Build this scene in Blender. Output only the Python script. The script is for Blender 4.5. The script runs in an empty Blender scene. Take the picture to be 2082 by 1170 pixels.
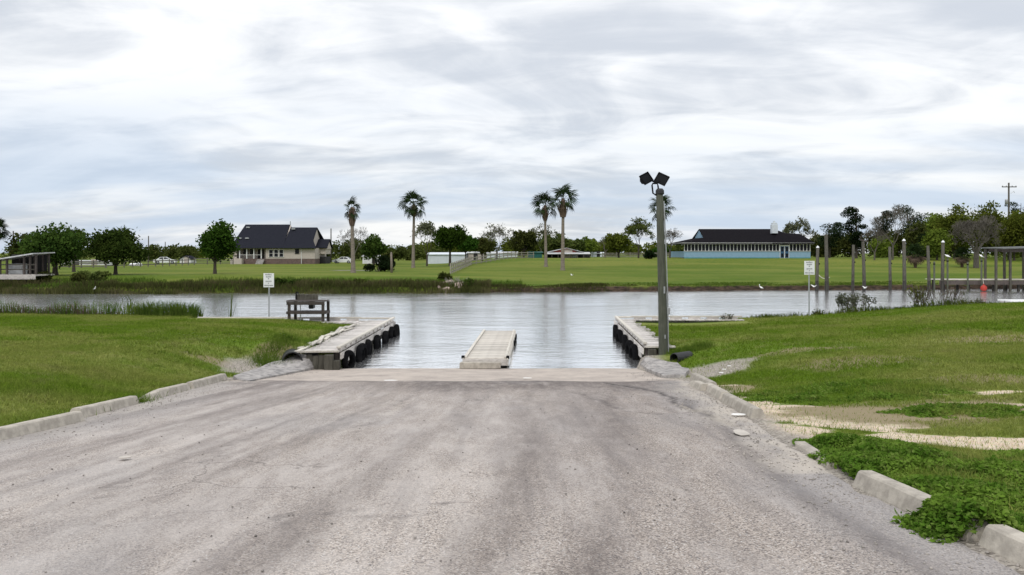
import bpy, bmesh, math, random
import numpy as np
from mathutils import Vector, Matrix, Euler

R = math.radians
rng = np.random.default_rng(7)
random.seed(7)
S = bpy.context.scene
COL = S.collection

# ------------------------------------------------------------------ camera, sky, sun, exposure
CZ, FP, HX, HY = 3.64, 1600.0, 1041.0, 515.0        # eye height over the water and the lens in photo pixels
cam = bpy.data.cameras.new("camera"); camo = bpy.data.objects.new("camera", cam); COL.objects.link(camo)
camo.location = (0, 0, CZ); camo.rotation_euler = (R(90), 0, 0)
cam.sensor_width = 36; cam.lens = FP / 2082 * 36; cam.shift_y = -70 / 2082
cam.clip_start = .1; cam.clip_end = 6000
S.camera = camo

SUN_EL, SUN_AZ = R(52), R(200)                       # bright overcast, the sun high behind the camera
W = bpy.data.worlds.new("World"); S.world = W; W.use_nodes = True
def build_world():
    nt = W.node_tree; nt.nodes.clear()
    N = lambda t, **k: _node(nt, t, **k)
    out = N('ShaderNodeOutputWorld'); bg = N('ShaderNodeBackground'); bg.inputs[1].default_value = .1
    nt.links.new(bg.outputs[0], out.inputs[0])
    sky = N('ShaderNodeTexSky'); sky.sky_type = 'NISHITA'; sky.sun_disc = False
    sky.sun_elevation = SUN_EL; sky.sun_rotation = SUN_AZ
    tc = N('ShaderNodeTexCoord'); sp = N('ShaderNodeSeparateXYZ'); nt.links.new(tc.outputs['Generated'], sp.inputs[0])
    L = nt.links.new
    def M(op, a, b=None, c=None, clamp=False):
        m = N('ShaderNodeMath'); m.operation = op; m.use_clamp = clamp
        for i, v in enumerate((a, b, c)):
            if v is None: continue
            if isinstance(v, (int, float)): m.inputs[i].default_value = v
            else: L(v, m.inputs[i])
        return m.outputs[0]
    def MR(v, a, b, c, d):
        m = N('ShaderNodeMapRange'); m.interpolation_type = 'SMOOTHSTEP'; L(v, m.inputs[0])
        for i, q in enumerate((a, b, c, d)): m.inputs[i + 1].default_value = q
        return m.outputs[0]
    def MIX(f, a, b):
        m = N('ShaderNodeMix'); m.data_type = 'RGBA'
        if isinstance(f, (int, float)): m.inputs[0].default_value = f
        else: L(f, m.inputs[0])
        for i, v in ((6, a), (7, b)):
            if isinstance(v, tuple): m.inputs[i].default_value = (*v, 1)
            else: L(v, m.inputs[i])
        return m.outputs[2]
    z = M('MAXIMUM', sp.outputs[2], 0.0)
    zz = M('ADD', z, .19)
    u = M('DIVIDE', sp.outputs[0], zz); v = M('DIVIDE', sp.outputs[1], zz)
    cv = N('ShaderNodeCombineXYZ'); L(u, cv.inputs[0]); L(v, cv.inputs[1])
    def noise(sx, sy, off, scale, detail, rough, dist):
        mp = N('ShaderNodeMapping'); mp.inputs['Scale'].default_value = (sx, sy, 1); mp.inputs['Location'].default_value = off
        mp.inputs['Rotation'].default_value = (0, 0, R(9))
        L(cv.outputs[0], mp.inputs[0])
        n = N('ShaderNodeTexNoise'); L(mp.outputs[0], n.inputs['Vector'])
        n.inputs['Scale'].default_value = scale; n.inputs['Detail'].default_value = detail
        n.inputs['Roughness'].default_value = rough; n.inputs['Distortion'].default_value = dist
        return n.outputs[0]
    n1 = noise(.85, 1.05, (4.2, 1.7, 0), 1.15, 8, .54, .9)      # broad banks of cloud
    n2 = noise(.7, 1.25, (1.3, 8.1, 0), 3.0, 7, .56, .8)      # streaks inside them
    nn = M('ADD', M('MULTIPLY', n1, .68), M('MULTIPLY', n2, .32))
    c = MR(nn, .385, .60, 0, 1)
    lum = MIX(c, (7.0, 7.38, 8.0), (11.2, 11.25, 11.3))         # grey underside to bright cloud
    n3 = noise(.35, 1.0, (9.0, 3.3, 0), 1.2, 5, .5, .4)
    low = MR(z, .02, .26, 1, 0)
    gap = M('MULTIPLY', MR(n3, .38, .62, 0, 1), low)
    lum = MIX(M('MULTIPLY', gap, .85), lum, (6.2, 7.5, 9.4))  # blue showing between the far layers
    lum = MIX(.12, lum, sky.outputs[0])
    k = MR(z, 0, .30, .93, 1.05)
    k = M('ADD', k, MR(z, .28, 1.0, 0, .55))                  # overcast sky is brightest overhead
    mul = N('ShaderNodeVectorMath'); mul.operation = 'SCALE'; L(lum, mul.inputs[0]); L(k, mul.inputs['Scale'])
    L(mul.outputs[0], bg.inputs[0])
def _node(nt, t, **k):
    n = nt.nodes.new(t)
    for a, b in k.items(): setattr(n, a, b)
    return n
build_world()
sun = bpy.data.lights.new("sun", 'SUN'); sun.energy = 1.3; sun.angle = R(14); sun.color = (1, .96, .9)
suno = bpy.data.objects.new("sun", sun); COL.objects.link(suno)
suno.rotation_euler = (R(90) - SUN_EL, 0, R(180) - SUN_AZ + R(0))
S.view_settings.view_transform = 'Standard'; S.view_settings.look = 'None'
S.view_settings.exposure = 0.0; S.view_settings.gamma = 1; S.view_settings.use_curve_mapping = False
S.render.engine = 'CYCLES'; S.cycles.use_denoising = True
S.cycles.max_bounces = 6; S.cycles.diffuse_bounces = 3; S.cycles.glossy_bounces = 3; S.cycles.transparent_max_bounces = 6

# ------------------------------------------------------------------ numpy noise and the shape of the land
def sstep(a, b, v):
    t = np.clip((v - a) / (b - a), 0, 1); return t * t * (3 - 2 * t)
def vnoise(x, y, seed=0):
    x = np.asarray(x, float); y = np.asarray(y, float)
    xi = np.floor(x).astype(np.int64); yi = np.floor(y).astype(np.int64)
    fx = x - xi; fy = y - yi; fx = fx * fx * (3 - 2 * fx); fy = fy * fy * (3 - 2 * fy)
    def h(a, b):
        n = (a * 374761393 + b * 668265263 + seed * 974634777) & 0xffffffff
        n = ((n ^ (n >> 13)) * 1274126177) & 0xffffffff
        return ((n ^ (n >> 16)) & 0xffff) / 65535.0
    return (h(xi, yi) * (1 - fx) + h(xi + 1, yi) * fx) * (1 - fy) + (h(xi, yi + 1) * (1 - fx) + h(xi + 1, yi + 1) * fx) * fy
def fbm(x, y, seed=0, o=4):
    s = 0; a = .5; t = 0
    for i in range(o):
        s = s + a * vnoise(np.asarray(x) * 2 ** i, np.asarray(y) * 2 ** i, seed + i * 17); t += a; a *= .55
    return s / t
def zroad(y):
    y = np.asarray(y, float)
    return np.where(y < -2, 2.04 + .163 - .02 * (y + 2), np.where(y < 24.9, 2.04 - .0816 * y, .008 - .16 * (y - 24.9)))
def xleft(y): return np.interp(y, [-60, 10, 16, 20, 21, 25], [-6.7, -6.75, -7.1, -7.45, -6.75, -6.2])
def xright(y): return np.interp(y, [-60, 5, 7.4, 12.4, 15.1, 16.6, 20.3, 21, 25.5], [3.25, 3.2, 3.25, 3.8, 4.0, 4.14, 4.5, 4.15, 4.15])
def yfar(x): return np.interp(x, [-60, -30, -5, 5, 17, 47, 80], [70.2, 71, 71.6, 73, 76, 79.5, 81]) + 1.3 * (vnoise(np.asarray(x) * .22, 0 * np.asarray(x), 5) - .5) + .5 * (vnoise(np.asarray(x) * .9, 0 * np.asarray(x), 6) - .5)
def H(x, y):
    x = np.asarray(x, float); y = np.asarray(y, float)
    zr = zroad(y)
    zb = np.where(y < 23.4, zr, np.interp(y, [23.4, 25.4], [.13, .50]))
    und = .10 * (fbm(x * .25, y * .25, 3, 3) - .5)
    # lawn on the west of the ramp
    pl = 1.30 - .0246 * (y - 10) + .012 * np.maximum(0, -x - 8) + und
    zl = np.maximum(zr, pl)
    dl = np.where(y < 24.6, xleft(y) - x, -6.1 - x)
    wl = zb + (np.maximum(zl, .56) - zb) * sstep(0, 4.2, dl)
    # lawn on the east, swelling into a low mound
    pr = 1.0 + .035 * (x - 9) - .012 * (y - 20) - .30 * sstep(23, 35, y) * (1 - sstep(11, 23, x)) + und
    dr = np.where(y < 24.9, x - xright(y), x - 4.95)
    wr = zb + (np.maximum(np.where(y < 9, zr, pr), np.minimum(zr, pr)) - zb) * sstep(0, 4.2, dr)
    wr = np.where(y < 9, np.maximum(wr, zr - .02), wr)
    bed = np.maximum(-1.3, .005 - .16 * (y - 24.9))
    mid = np.where(y < 24.9, zr - .06, np.minimum(bed, -.1))
    z = np.where(x < 0, np.where(dl > 0, wl, mid + (wl - mid) * sstep(-.25, 0, dl)), np.where(dr > 0, wr, mid + (wr - mid) * sstep(-.25, 0, dr)))
    # near bank
    yb = np.where(x < -14.5, 36.6 + .9 * (vnoise(x * .3, x * 0, 9) - .5), np.where(x < 0, 35.0, np.where(x < 10.4, 36.0, 37.0 + .7 * (vnoise(x * .35, x * 0, 8) - .5))))
    z = z + (-1.4 - z) * sstep(0, 1.1, y - yb)
    # far bank and the land beyond
    yf = yfar(x)
    east = sstep(-18, 3, x)
    top = .50 - .03 * east
    t = y - yf
    rise_w = .85 * sstep(1.5, 11, t)
    rise_e = 2.18 * np.clip((t - 1) / 64.0, 0, 1) + .15 * sstep(64, 200, t)
    wid = 2.2 - 1.2 * east
    far = -1.0 + (top + 1.0) * sstep(-.6, wid, t) + rise_w * (1 - east) + rise_e * east + .10 * (fbm(x * .1, y * .1, 4, 3) - .5)
    far = far + 1.1 * sstep(200, 420, y) * (1 - east)
    z = z + .42 * np.exp(-((x + 7.35) / .75) ** 2 - ((y - 25.25) / .65) ** 2) + .22 * np.exp(-((x - 6.1) / .8) ** 2 - ((y - 25.9) / .5) ** 2)
    return np.where(y > 55, far, z)
def hz(x, y): return float(H(np.array([x]), np.array([y]))[0])
def gx(px, y): return (px - HX) / FP * y
def at(px, row, y): return Vector((gx(px, y), y, CZ - (row - HY) / FP * y))
def ground(px, row):
    ys = np.concatenate([np.arange(3, 60, .05), np.arange(60, 400, .2)])
    z = H(gx(px, ys), ys); ray = CZ - (row - HY) / FP * ys
    i = int(np.argmax(ray <= z)); y = float(ys[i]); return Vector((gx(px, y), y, float(z[i])))

# ------------------------------------------------------------------ materials
MATS = {}
def newmat(name):
    m = bpy.data.materials.new(name); m.use_nodes = True; m.node_tree.nodes.clear(); MATS[name] = m; return m
class NT:
    """short-hand for wiring one material"""
    def __init__(s, m):
        s.t = m.node_tree; s.out = s.n('ShaderNodeOutputMaterial'); s.L = s.t.links.new
    def n(s, t): return s.t.nodes.new(t)
    def set(s, sock, v):
        if isinstance(v, (int, float)): sock.default_value = v
        elif isinstance(v, tuple): sock.default_value = (*v, 1) if len(v) == 3 and sock.type == 'RGBA' else v
        else: s.L(v, sock)
    def coord(s, kind='Object', scale=(1, 1, 1)):
        if kind == 'World': o = s.n('ShaderNodeNewGeometry').outputs['Position']
        else: o = s.n('ShaderNodeTexCoord').outputs[kind]
        mp = s.n('ShaderNodeMapping'); s.L(o, mp.inputs[0]); mp.inputs['Scale'].default_value = scale; return mp.outputs[0]
    def noise(s, vec, scale, detail=4, rough=.55, dist=0):
        n = s.n('ShaderNodeTexNoise'); s.L(vec, n.inputs['Vector']); n.inputs['Scale'].default_value = scale
        n.inputs['Detail'].default_value = detail; n.inputs['Roughness'].default_value = rough; n.inputs['Distortion'].default_value = dist
        return n.outputs[0]
    def voro(s, vec, scale, feat='F1', out='Distance'):
        n = s.n('ShaderNodeTexVoronoi'); n.feature = feat; s.L(vec, n.inputs['Vector']); n.inputs['Scale'].default_value = scale; return n.outputs[out]
    def ramp(s, v, a, b, c=0., d=1.):
        m = s.n('ShaderNodeMapRange'); m.interpolation_type = 'SMOOTHSTEP'; s.L(v, m.inputs[0])
        for i, q in enumerate((a, b, c, d)): m.inputs[i + 1].default_value = q
        return m.outputs[0]
    def mix(s, f, a, b, mode='MIX'):
        m = s.n('ShaderNodeMix'); m.data_type = 'RGBA'; m.blend_type = mode
        s.set(m.inputs[0], f); s.set(m.inputs[6], a); s.set(m.inputs[7], b); return m.outputs[2]
    def math(s, op, a, b=0.):
        m = s.n('ShaderNodeMath'); m.operation = op; s.set(m.inputs[0], a); s.set(m.inputs[1], b); return m.outputs[0]
    def attr(s, name):
        a = s.n('ShaderNodeAttribute'); a.attribute_name = name; return a.outputs['Fac']
    def rand(s): return s.n('ShaderNodeObjectInfo').outputs['Random']
    def bump(s, h, strength, dist):
        b = s.n('ShaderNodeBump'); s.L(h, b.inputs['Height']); b.inputs['Strength'].default_value = strength; b.inputs['Distance'].default_value = dist; return b.outputs[0]
    def bsdf(s, col, rough=.8, normal=None, spec=.3, metal=0., ior=None):
        b = s.n('ShaderNodeBsdfPrincipled'); s.set(b.inputs['Base Color'], col); s.set(b.inputs['Roughness'], rough)
        b.inputs['Specular IOR Level'].default_value = spec; b.inputs['Metallic'].default_value = metal
        if ior: b.inputs['IOR'].default_value = ior
        if normal: s.L(normal, b.inputs['Normal'])
        s.L(b.outputs[0], s.out.inputs[0]); return b
def plain(name, c1, c2=None, scale=6., rough=.7, bump=.15, stretch=(1, 1, 1), spec=.3, grain=0., metal=0., objvar=.0, dirt=None):
    m = newmat(name); t = NT(m); c2 = c2 or tuple(v * .75 for v in c1)
    v = t.coord('Object', stretch); n = t.noise(v, scale, 5, .6)
    col = t.mix(t.ramp(n, .35, .68), c1, c2)
    if dirt:
        d = t.noise(t.coord('Object', (1, 1, 1)), 2.1, 6, .65); col = t.mix(t.ramp(d, .50, .75, 0, .6), col, dirt)
    if objvar:
        hv = t.n('ShaderNodeHueSaturation'); t.L(t.ramp(t.rand(), 0, 1, 1 - objvar, 1 + objvar), hv.inputs['Value']); t.L(col, hv.inputs['Color']); col = hv.outputs[0]
    nm = None
    if bump:
        h = t.noise(v, scale * 5, 4, .6); nm = t.bump(h, bump, .02)
    t.bsdf(col, rough, nm, spec, metal); return m
def leafmat(name, c1, c2, c3=None, trans=.3, big=.7, fine=9.):
    m = newmat(name); t = NT(m); v = t.coord('World')
    a = t.noise(v, big, 3, .5); b = t.noise(v, fine, 2, .5)
    col = t.mix(t.ramp(a, .36, .64), c1, c2)
    col = t.mix(t.ramp(b, .45, .75, 0, .6), col, c3 or tuple(x * 1.5 for x in c2))
    hv = t.n('ShaderNodeHueSaturation'); t.L(col, hv.inputs['Color']); t.L(t.ramp(t.rand(), 0, 1, .72, 1.28), hv.inputs['Value']); t.L(t.ramp(t.rand(), 0, 1, .485, .51), hv.inputs['Hue']); col = hv.outputs[0]
    d = t.n('ShaderNodeBsdfDiffuse'); t.L(col, d.inputs[0]); tr = t.n('ShaderNodeBsdfTranslucent'); t.L(col, tr.inputs[0])
    mx = t.n('ShaderNodeMixShader'); mx.inputs[0].default_value = trans; t.L(d.outputs[0], mx.inputs[1]); t.L(tr.outputs[0], mx.inputs[2])
    t.L(mx.outputs[0], t.out.inputs[0]); return m
def lawn_colour(t):
    """the colour of mown grass by place: olive, lush and dry patches (shared by turf and blades)"""
    v = t.coord('World', (.7, 1, 1))
    a = t.noise(v, .33, 5, .6); b = t.noise(v, 1.7, 4, .6); c = t.noise(v, 9, 3, .6)
    col = t.mix(t.ramp(a, .40, .60), (.108, .170, .016), (.200, .222, .056))
    col = t.mix(t.ramp(b, .50, .72, 0, .55), col, (.205, .190, .078))
    d = t.noise(v, 3.6, 5, .65); col = t.mix(t.ramp(d, .52, .70, 0, .55), col, (.052, .098, .010))
    return t.mix(t.ramp(c, .40, .70, 0, .45), col, (.072, .118, .014))

def mat_ground():
    m = newmat('ground'); t = NT(m); v = t.coord('World')
    near = lawn_colour(t)
    fa = t.noise(t.coord('World', (.35, 1, 1)), .11, 5, .6); fb = t.noise(v, .9, 4, .6)
    farc = t.mix(t.ramp(fa, .38, .62), (.070, .116, .008), (.135, .160, .026))
    farc = t.mix(t.ramp(fb, .5, .75, 0, .5), farc, (.050, .082, .008))
    fl = t.math('MULTIPLY', t.attr('flower'), t.ramp(t.noise(v, 2.3, 4, .7), .50, .66)); farc = t.mix(fl, farc, (.20, .19, .03))
    col = t.mix(t.attr('far'), near, farc)
    sn = t.noise(v, 5, 6, .65); sand = t.mix(t.ramp(sn, .38, .66), (.64, .52, .385), (.50, .40, .285))
    peb = t.voro(v, 38, out='Color'); sand = t.mix(.10, sand, peb)
    br = t.ramp(t.math('ADD', t.attr('sand'), t.math('MULTIPLY', t.math('SUBTRACT', t.noise(t.coord('World', (.6, 1, 1)), 2.4, 8, .74), .5), 2.1)), .42, .66)
    col = t.mix(br, col, sand)
    dry = t.ramp(t.math('ADD', t.attr('dry'), t.math('MULTIPLY', t.math('SUBTRACT', t.noise(v, 2.6, 6, .7), .5), .9)), .35, .8)
    col = t.mix(t.math('MULTIPLY', dry, .9), col, (.225, .185, .105))
    gv = t.voro(v, 30, out='Color'); gsep = t.n('ShaderNodeSeparateColor'); t.L(gv, gsep.inputs[0])
    grav = t.mix(gsep.outputs[0], (.42, .38, .33), (.17, .15, .13))
    col = t.mix(t.attr('gravel'), col, grav)
    sl = t.noise(t.coord('World', (1, 1, 3)), 1.8, 6, .65); soil = t.mix(t.ramp(sl, .38, .62), (.022, .017, .012), (.070, .048, .034))
    col = t.mix(t.attr('soil'), col, soil)
    h = t.math('ADD', t.noise(v, 14, 6, .7), t.math('MULTIPLY', t.noise(v, 2.2, 3, .5), 1.3))
    t.bsdf(col, .95, t.bump(h, .55, .05), .1); return m
def mat_blade():
    m = newmat('grass_blade'); t = NT(m)
    col = lawn_colour(t); hv = t.n('ShaderNodeHueSaturation'); t.L(col, hv.inputs['Color'])
    n = t.noise(t.coord('World'), 25, 2, .5); t.L(t.ramp(n, .25, .75, .75, 1.75), hv.inputs['Value'])
    d = t.n('ShaderNodeBsdfDiffuse'); t.L(hv.outputs[0], d.inputs[0]); tr = t.n('ShaderNodeBsdfTranslucent'); t.L(hv.outputs[0], tr.inputs[0])
    mx = t.n('ShaderNodeMixShader'); mx.inputs[0].default_value = .3; t.L(d.outputs[0], mx.inputs[1]); t.L(tr.outputs[0], mx.inputs[2])
    t.L(mx.outputs[0], t.out.inputs[0]); return m
def mat_asphalt():
    m = newmat('asphalt'); t = NT(m); v = t.coord('World')
    c = t.voro(v, 88, out='Color'); s = t.n('ShaderNodeSeparateColor'); t.L(c, s.inputs[0])
    st = t.mix(t.ramp(s.outputs[0], .05, .95), (.215, .184, .160), (.56, .488, .430))
    st = t.mix(t.ramp(s.outputs[1], .86, .93), st, (.11, .10, .10))
    st = t.mix(t.ramp(s.outputs[2], .93, .98), st, (.66, .63, .60))
    big = t.noise(t.coord('World', (1, .16, 1)), .75, 6, .62); st = t.mix(t.ramp(big, .36, .66, 0, .5), st, (.27, .243, .234))
    mid = t.noise(t.coord('World', (1, .28, 1)), 3.2, 6, .7); st = t.mix(t.ramp(mid, .46, .68, 0, .40), st, (.53, .485, .455))
    mp = t.n('ShaderNodeMapping'); t.L(t.n('ShaderNodeNewGeometry').outputs['Position'], mp.inputs[0]); mp.inputs['Rotation'].default_value = (0, 0, R(5.5)); mp.inputs['Scale'].default_value = (1, .05, 1)
    sk = t.noise(mp.outputs[0], 3.2, 5, .62, .3); st = t.mix(t.ramp(sk, .50, .70, 0, .45), st, (.205, .183, .175)); st = t.mix(t.ramp(sk, .30, .46, .30, 0), st, (.56, .51, .475))
    wn = t.ramp(t.noise(t.coord('World', (1, .25, 1)), 4.5, 9, .78), .30, .70, .45, 1.25); w_ = t.math('MINIMUM', t.math('MULTIPLY', t.attr('wear'), wn), 1.0)
    st = t.mix(t.math('MULTIPLY', t.attr('bleach'), t.ramp(mid, .25, .6)), st, (.63, .575, .53))
    st = t.mix(w_, st, t.mix(.16, (.118, .098, .090), st))
    st = t.mix(t.attr('loose'), st, t.mix(.55, (.27, .265, .27), st))
    wv = t.n('ShaderNodeVectorMath'); wv.operation = 'ADD'; t.L(v, wv.inputs[0]); nz = t.n('ShaderNodeTexNoise'); t.L(v, nz.inputs['Vector']); nz.inputs['Scale'].default_value = 1.3; nz.inputs['Detail'].default_value = 6; t.L(nz.outputs['Color'], wv.inputs[1])
    ck = t.voro(wv.outputs[0], .42, 'DISTANCE_TO_EDGE'); ckm = t.math('MULTIPLY', t.ramp(ck, .002, .007, 1, 0), t.ramp(t.noise(v, .32, 3, .5), .52, .66, 0, .45)); st = t.mix(ckm, st, (.09, .08, .074))
    sp = t.voro(wv.outputs[0], .55); st = t.mix(t.ramp(sp, .03, .06, .35, 0), st, (.10, .09, .085))
    st = t.mix(t.attr('crack'), st, (.07, .062, .06))
    st = t.mix(t.math('MULTIPLY', t.attr('sandy'), t.ramp(mid, .3, .6)), st, (.48, .43, .37))
    h = t.math('ADD', t.voro(v, 88), t.math('MULTIPLY', t.noise(v, 7, 5, .6), 1.6))
    t.bsdf(st, .9, t.bump(h, .55, .012), .25); return m
def mat_ramp():
    m = newmat('ramp_concrete'); t = NT(m); v = t.coord('World')
    n = t.noise(v, 1.3, 7, .68); st = t.mix(t.ramp(n, .34, .66), (.46, .40, .345), (.33, .285, .25))
    f = t.noise(v, 17, 5, .7); st = t.mix(t.ramp(f, .42, .72, 0, .5), st, (.54, .47, .42))
    wn = t.ramp(t.noise(t.coord('World', (1, .25, 1)), 4.5, 9, .78), .30, .70, .45, 1.25); w_ = t.math('MINIMUM', t.math('MULTIPLY', t.attr('wear'), wn), 1.0)
    st = t.mix(w_, st, (.125, .11, .105)); st = t.mix(t.attr('wet'), st, (.07, .062, .055))
    t.bsdf(st, .85, t.bump(f, .4, .02), .3); return m
def mat_water():
    m = newmat('water'); t = NT(m)
    v = t.coord('World', (.6, 1, 1)); a = t.noise(v, 2.6, 4, .6, .4); b = t.noise(t.coord('World', (.45, 1, 1)), .8, 3, .5, .2); c = t.noise(v, 9, 2, .5)
    h = t.math('ADD', t.math('MULTIPLY', a, .5), t.math('ADD', t.math('MULTIPLY', b, .6), t.math('MULTIPLY', c, .12)))
    calm = t.ramp(t.noise(t.coord('World', (.35, 1, 1)), .16, 4, .6, .4), .34, .66, .5, 1.15); h = t.math('MULTIPLY', h, calm)
    t.bsdf((.985, .99, .995), .15, t.bump(h, .9, .062), .5, metal=.94, ior=1.5); return m
mat_ground(); mat_blade(); mat_asphalt(); mat_ramp(); mat_water()
plain('concrete', (.45, .41, .35), (.31, .28, .24), 7, .9, .35, grain=1, objvar=.10, dirt=(.25, .225, .19))
plain('slab', (.40, .375, .355), (.21, .20, .195), 5, .95, .8, dirt=(.13, .12, .115))
plain('grey_timber', (.58, .545, .51), (.40, .37, .345), 5, .85, .4, (1, 1, 5), objvar=.16, dirt=(.25, .225, .20))
plain('pale_timber', (.60, .565, .50), (.44, .41, .36), 5, .85, .3, (5, 1, 5), objvar=.14, dirt=(.33, .29, .25))
plain('plank_timber', (.56, .52, .46), (.44, .405, .36), 4, .85, .3, (1, 8, 1), objvar=.16, dirt=(.30, .26, .235))
plain('dark_timber', (.085, .070, .063), (.050, .042, .038), 6, .85, .4, (4, 4, .6), objvar=.12)
plain('piling_timber', (.098, .092, .076), (.058, .055, .045), 5, .95, .5, (4, 4, .5), spec=.1, objvar=.14, dirt=(.13, .125, .105))
plain('pole_timber', (.088, .094, .070), (.055, .060, .045), 5, .9, .5, (7, 7, .4), dirt=(.13, .13, .11))
plain('wet_shade_timber', (.030, .027, .022), (.018, .016, .014), 5, .6, .3)
plain('rubber', (.006, .006, .007), (.010, .010, .011), 9, 1, .3, spec=.03, dirt=(.016, .015, .014))
plain('black_plastic', (.020, .021, .022), (.035, .035, .036), 5, .5, .1)
plain('black_metal', (.008, .008, .009), (.012, .012, .013), 8, .8, .05, spec=.06)
plain('lens_glass', (.010, .011, .013), (.008, .009, .010), 2, .5, 0, spec=.06)
plain('galvanised', (.42, .43, .44), (.34, .35, .36), 9, .45, .05, spec=.5, metal=.6)
plain('sign_white', (.78, .79, .80), (.70, .71, .72), 3, .5, 0)
plain('ink', (.06, .07, .085), (.08, .09, .10), 3, .6, 0)
plain('white_paint', (.76, .77, .78), (.66, .67, .68), 2, .6, .05, dirt=(.58, .57, .55))
plain('car_white', (.80, .81, .82), (.78, .79, .80), 1, .2, 0, spec=.5)
plain('car_glass', (.02, .022, .025), (.02, .022, .025), 1, .08, 0, spec=.6)
plain('shingle_dark', (.018, .019, .026), (.025, .026, .034), 5, 1, .3, (1, 1, 1), spec=.02)
plain('shingle_black', (.0095, .0085, .0105), (.0135, .0125, .0145), 4, 1, .3, spec=.02)
plain('roof_grey', (.12, .125, .12), (.085, .088, .085), 3, .8, .1)
plain('siding_beige', (.48, .425, .38), (.43, .38, .34), 2, .8, .05)
plain('brick_red', (.165, .115, .10), (.11, .08, .072), 3, .9, .3)
plain('trim_white', (.70, .70, .69), (.62, .62, .61), 3, .6, .05)
plain('siding_blue', (.235, .375, .49), (.21, .34, .45), 2, .7, .05)
plain('trim_teal', (.06, .24, .27), (.05, .20, .23), 2, .7, .05)
plain('door_blue', (.035, .10, .19), (.03, .085, .16), 2, .6, .05)
plain('window_dark', (.010, .011, .014), (.016, .017, .022), 1, .2, 0, spec=.15)
plain('porch_dark', (.035, .033, .034), (.022, .022, .024), 2, .9, 0)
plain('metal_white', (.60, .64, .68), (.54, .58, .62), 1.5, .5, .05)
plain('metal_red', (.28, .045, .035), (.20, .035, .03), 2, .7, .1)
plain('metal_green', (.018, .11, .095), (.012, .08, .07), 2, .6, .1)
plain('metal_roof', (.50, .51, .52), (.38, .38, .38), 3, .5, .1, dirt=(.28, .25, .22))
plain('fence_wood', (.16, .15, .125), (.105, .095, .08), 3, .9, .2, objvar=.1)
plain('fence_pale', (.30, .28, .235), (.21, .195, .165), 3, .9, .2, objvar=.08)
plain('rock_pale', (.40, .31, .26), (.25, .20, .17), 3, .95, .6, objvar=.15)
plain('bark', (.075, .062, .05), (.045, .037, .03), 4, .95, .5, (3, 3, .6))
plain('bark_grey', (.125, .112, .096), (.078, .069, .058), 4, .95, .4, (3, 3, .6))
plain('palm_bark', (.235, .20, .165), (.155, .13, .108), 3, .95, .5, (1, 1, 4))
plain('dead_frond', (.150, .105, .078), (.075, .052, .04), 3, .95, .3, (4, 4, .6))
plain('buoy_red', (.40, .04, .025), (.32, .03, .02), 2, .5, 0)
plain('bird_white', (.82, .82, .80), (.74, .74, .72), 2, .7, 0)
plain('bird_dark', (.06, .06, .06), (.04, .04, .04), 2, .7, 0)
plain('rope', (.50, .47, .40), (.36, .34, .29), 9, .9, .2)
plain('pebble', (.34, .31, .28), (.08, .072, .066), .9, .9, .2)
plain('edge_stone', (.44, .40, .36), (.22, .20, .18), .9, .9, .2)
plain('scrap_beige', (.50, .46, .41), (.42, .385, .34), 3, .8, .05)
plain('litter', (.80, .79, .76), (.68, .67, .64), 3, .7, .05)
plain('twig', (.125, .105, .085), (.075, .062, .05), 4, .95, .1)
leafmat('leaf_oak', (.023, .047, .009), (.054, .090, .017), (.09, .128, .03))
leafmat('leaf_bright', (.018, .044, .006), (.038, .080, .011), (.068, .12, .02))
leafmat('leaf_olive', (.044, .064, .015), (.088, .106, .027), (.115, .128, .042))
leafmat('leaf_spring', (.060, .086, .012), (.120, .152, .022), (.17, .20, .04))
leafmat('leaf_pine', (.014, .026, .012), (.028, .046, .020), (.046, .066, .030))
leafmat('leaf_pale', (.075, .085, .045), (.125, .13, .075), (.17, .17, .10))
leafmat('leaf_dark', (.008, .015, .006), (.014, .024, .009), (.022, .034, .014))
leafmat('leaf_palm', (.014, .026, .010), (.026, .044, .015), (.045, .062, .024), trans=.15, big=2)
leafmat('leaf_weed', (.058, .112, .012), (.122, .188, .026), (.20, .235, .065), big=2.2, fine=14)
leafmat('leaf_grey', (.10, .12, .075), (.15, .165, .11), (.2, .21, .15))
leafmat('reed_green', (.050, .090, .012), (.095, .135, .024), (.13, .16, .045), big=1.2)
leafmat('marsh', (.058, .068, .022), (.105, .098, .045), (.090, .120, .028), big=.3, fine=2.2)
leafmat('reed_dry', (.16, .125, .085), (.22, .175, .12), (.12, .10, .07), big=1)
# ------------------------------------------------------------------ building blocks
def mesh_np(name, V, faces, mat, parent=None, smooth=False, attrs=None, loc=None):
    """one mesh object from numpy arrays; faces: one (M,k) array or a list of them"""
    V = np.asarray(V, np.float32); fl = faces if isinstance(faces, list) else [faces]
    fl = [np.asarray(f, np.int32) for f in fl if len(f)]
    me = bpy.data.meshes.new(name)
    me.vertices.add(len(V)); me.vertices.foreach_set('co', V.ravel())
    li = np.concatenate([f.ravel() for f in fl]); tot = np.concatenate([np.full(len(f), f.shape[1], np.int32) for f in fl])
    st = np.concatenate([[0], np.cumsum(tot)[:-1]]).astype(np.int32)
    me.loops.add(len(li)); me.loops.foreach_set('vertex_index', li)
    me.polygons.add(len(tot)); me.polygons.foreach_set('loop_start', st); me.polygons.foreach_set('loop_total', tot)
    if smooth: me.polygons.foreach_set('use_smooth', np.ones(len(tot), bool))
    for k, a in (attrs or {}).items():
        at_ = me.attributes.new(k, 'FLOAT', 'POINT'); at_.data.foreach_set('value', np.asarray(a, np.float32))
    me.update(calc_edges=True); me.materials.append(MATS[mat])
    o = bpy.data.objects.new(name, me); COL.objects.link(o)
    if parent: o.parent = parent
    if loc: o.location = loc
    return o
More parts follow.
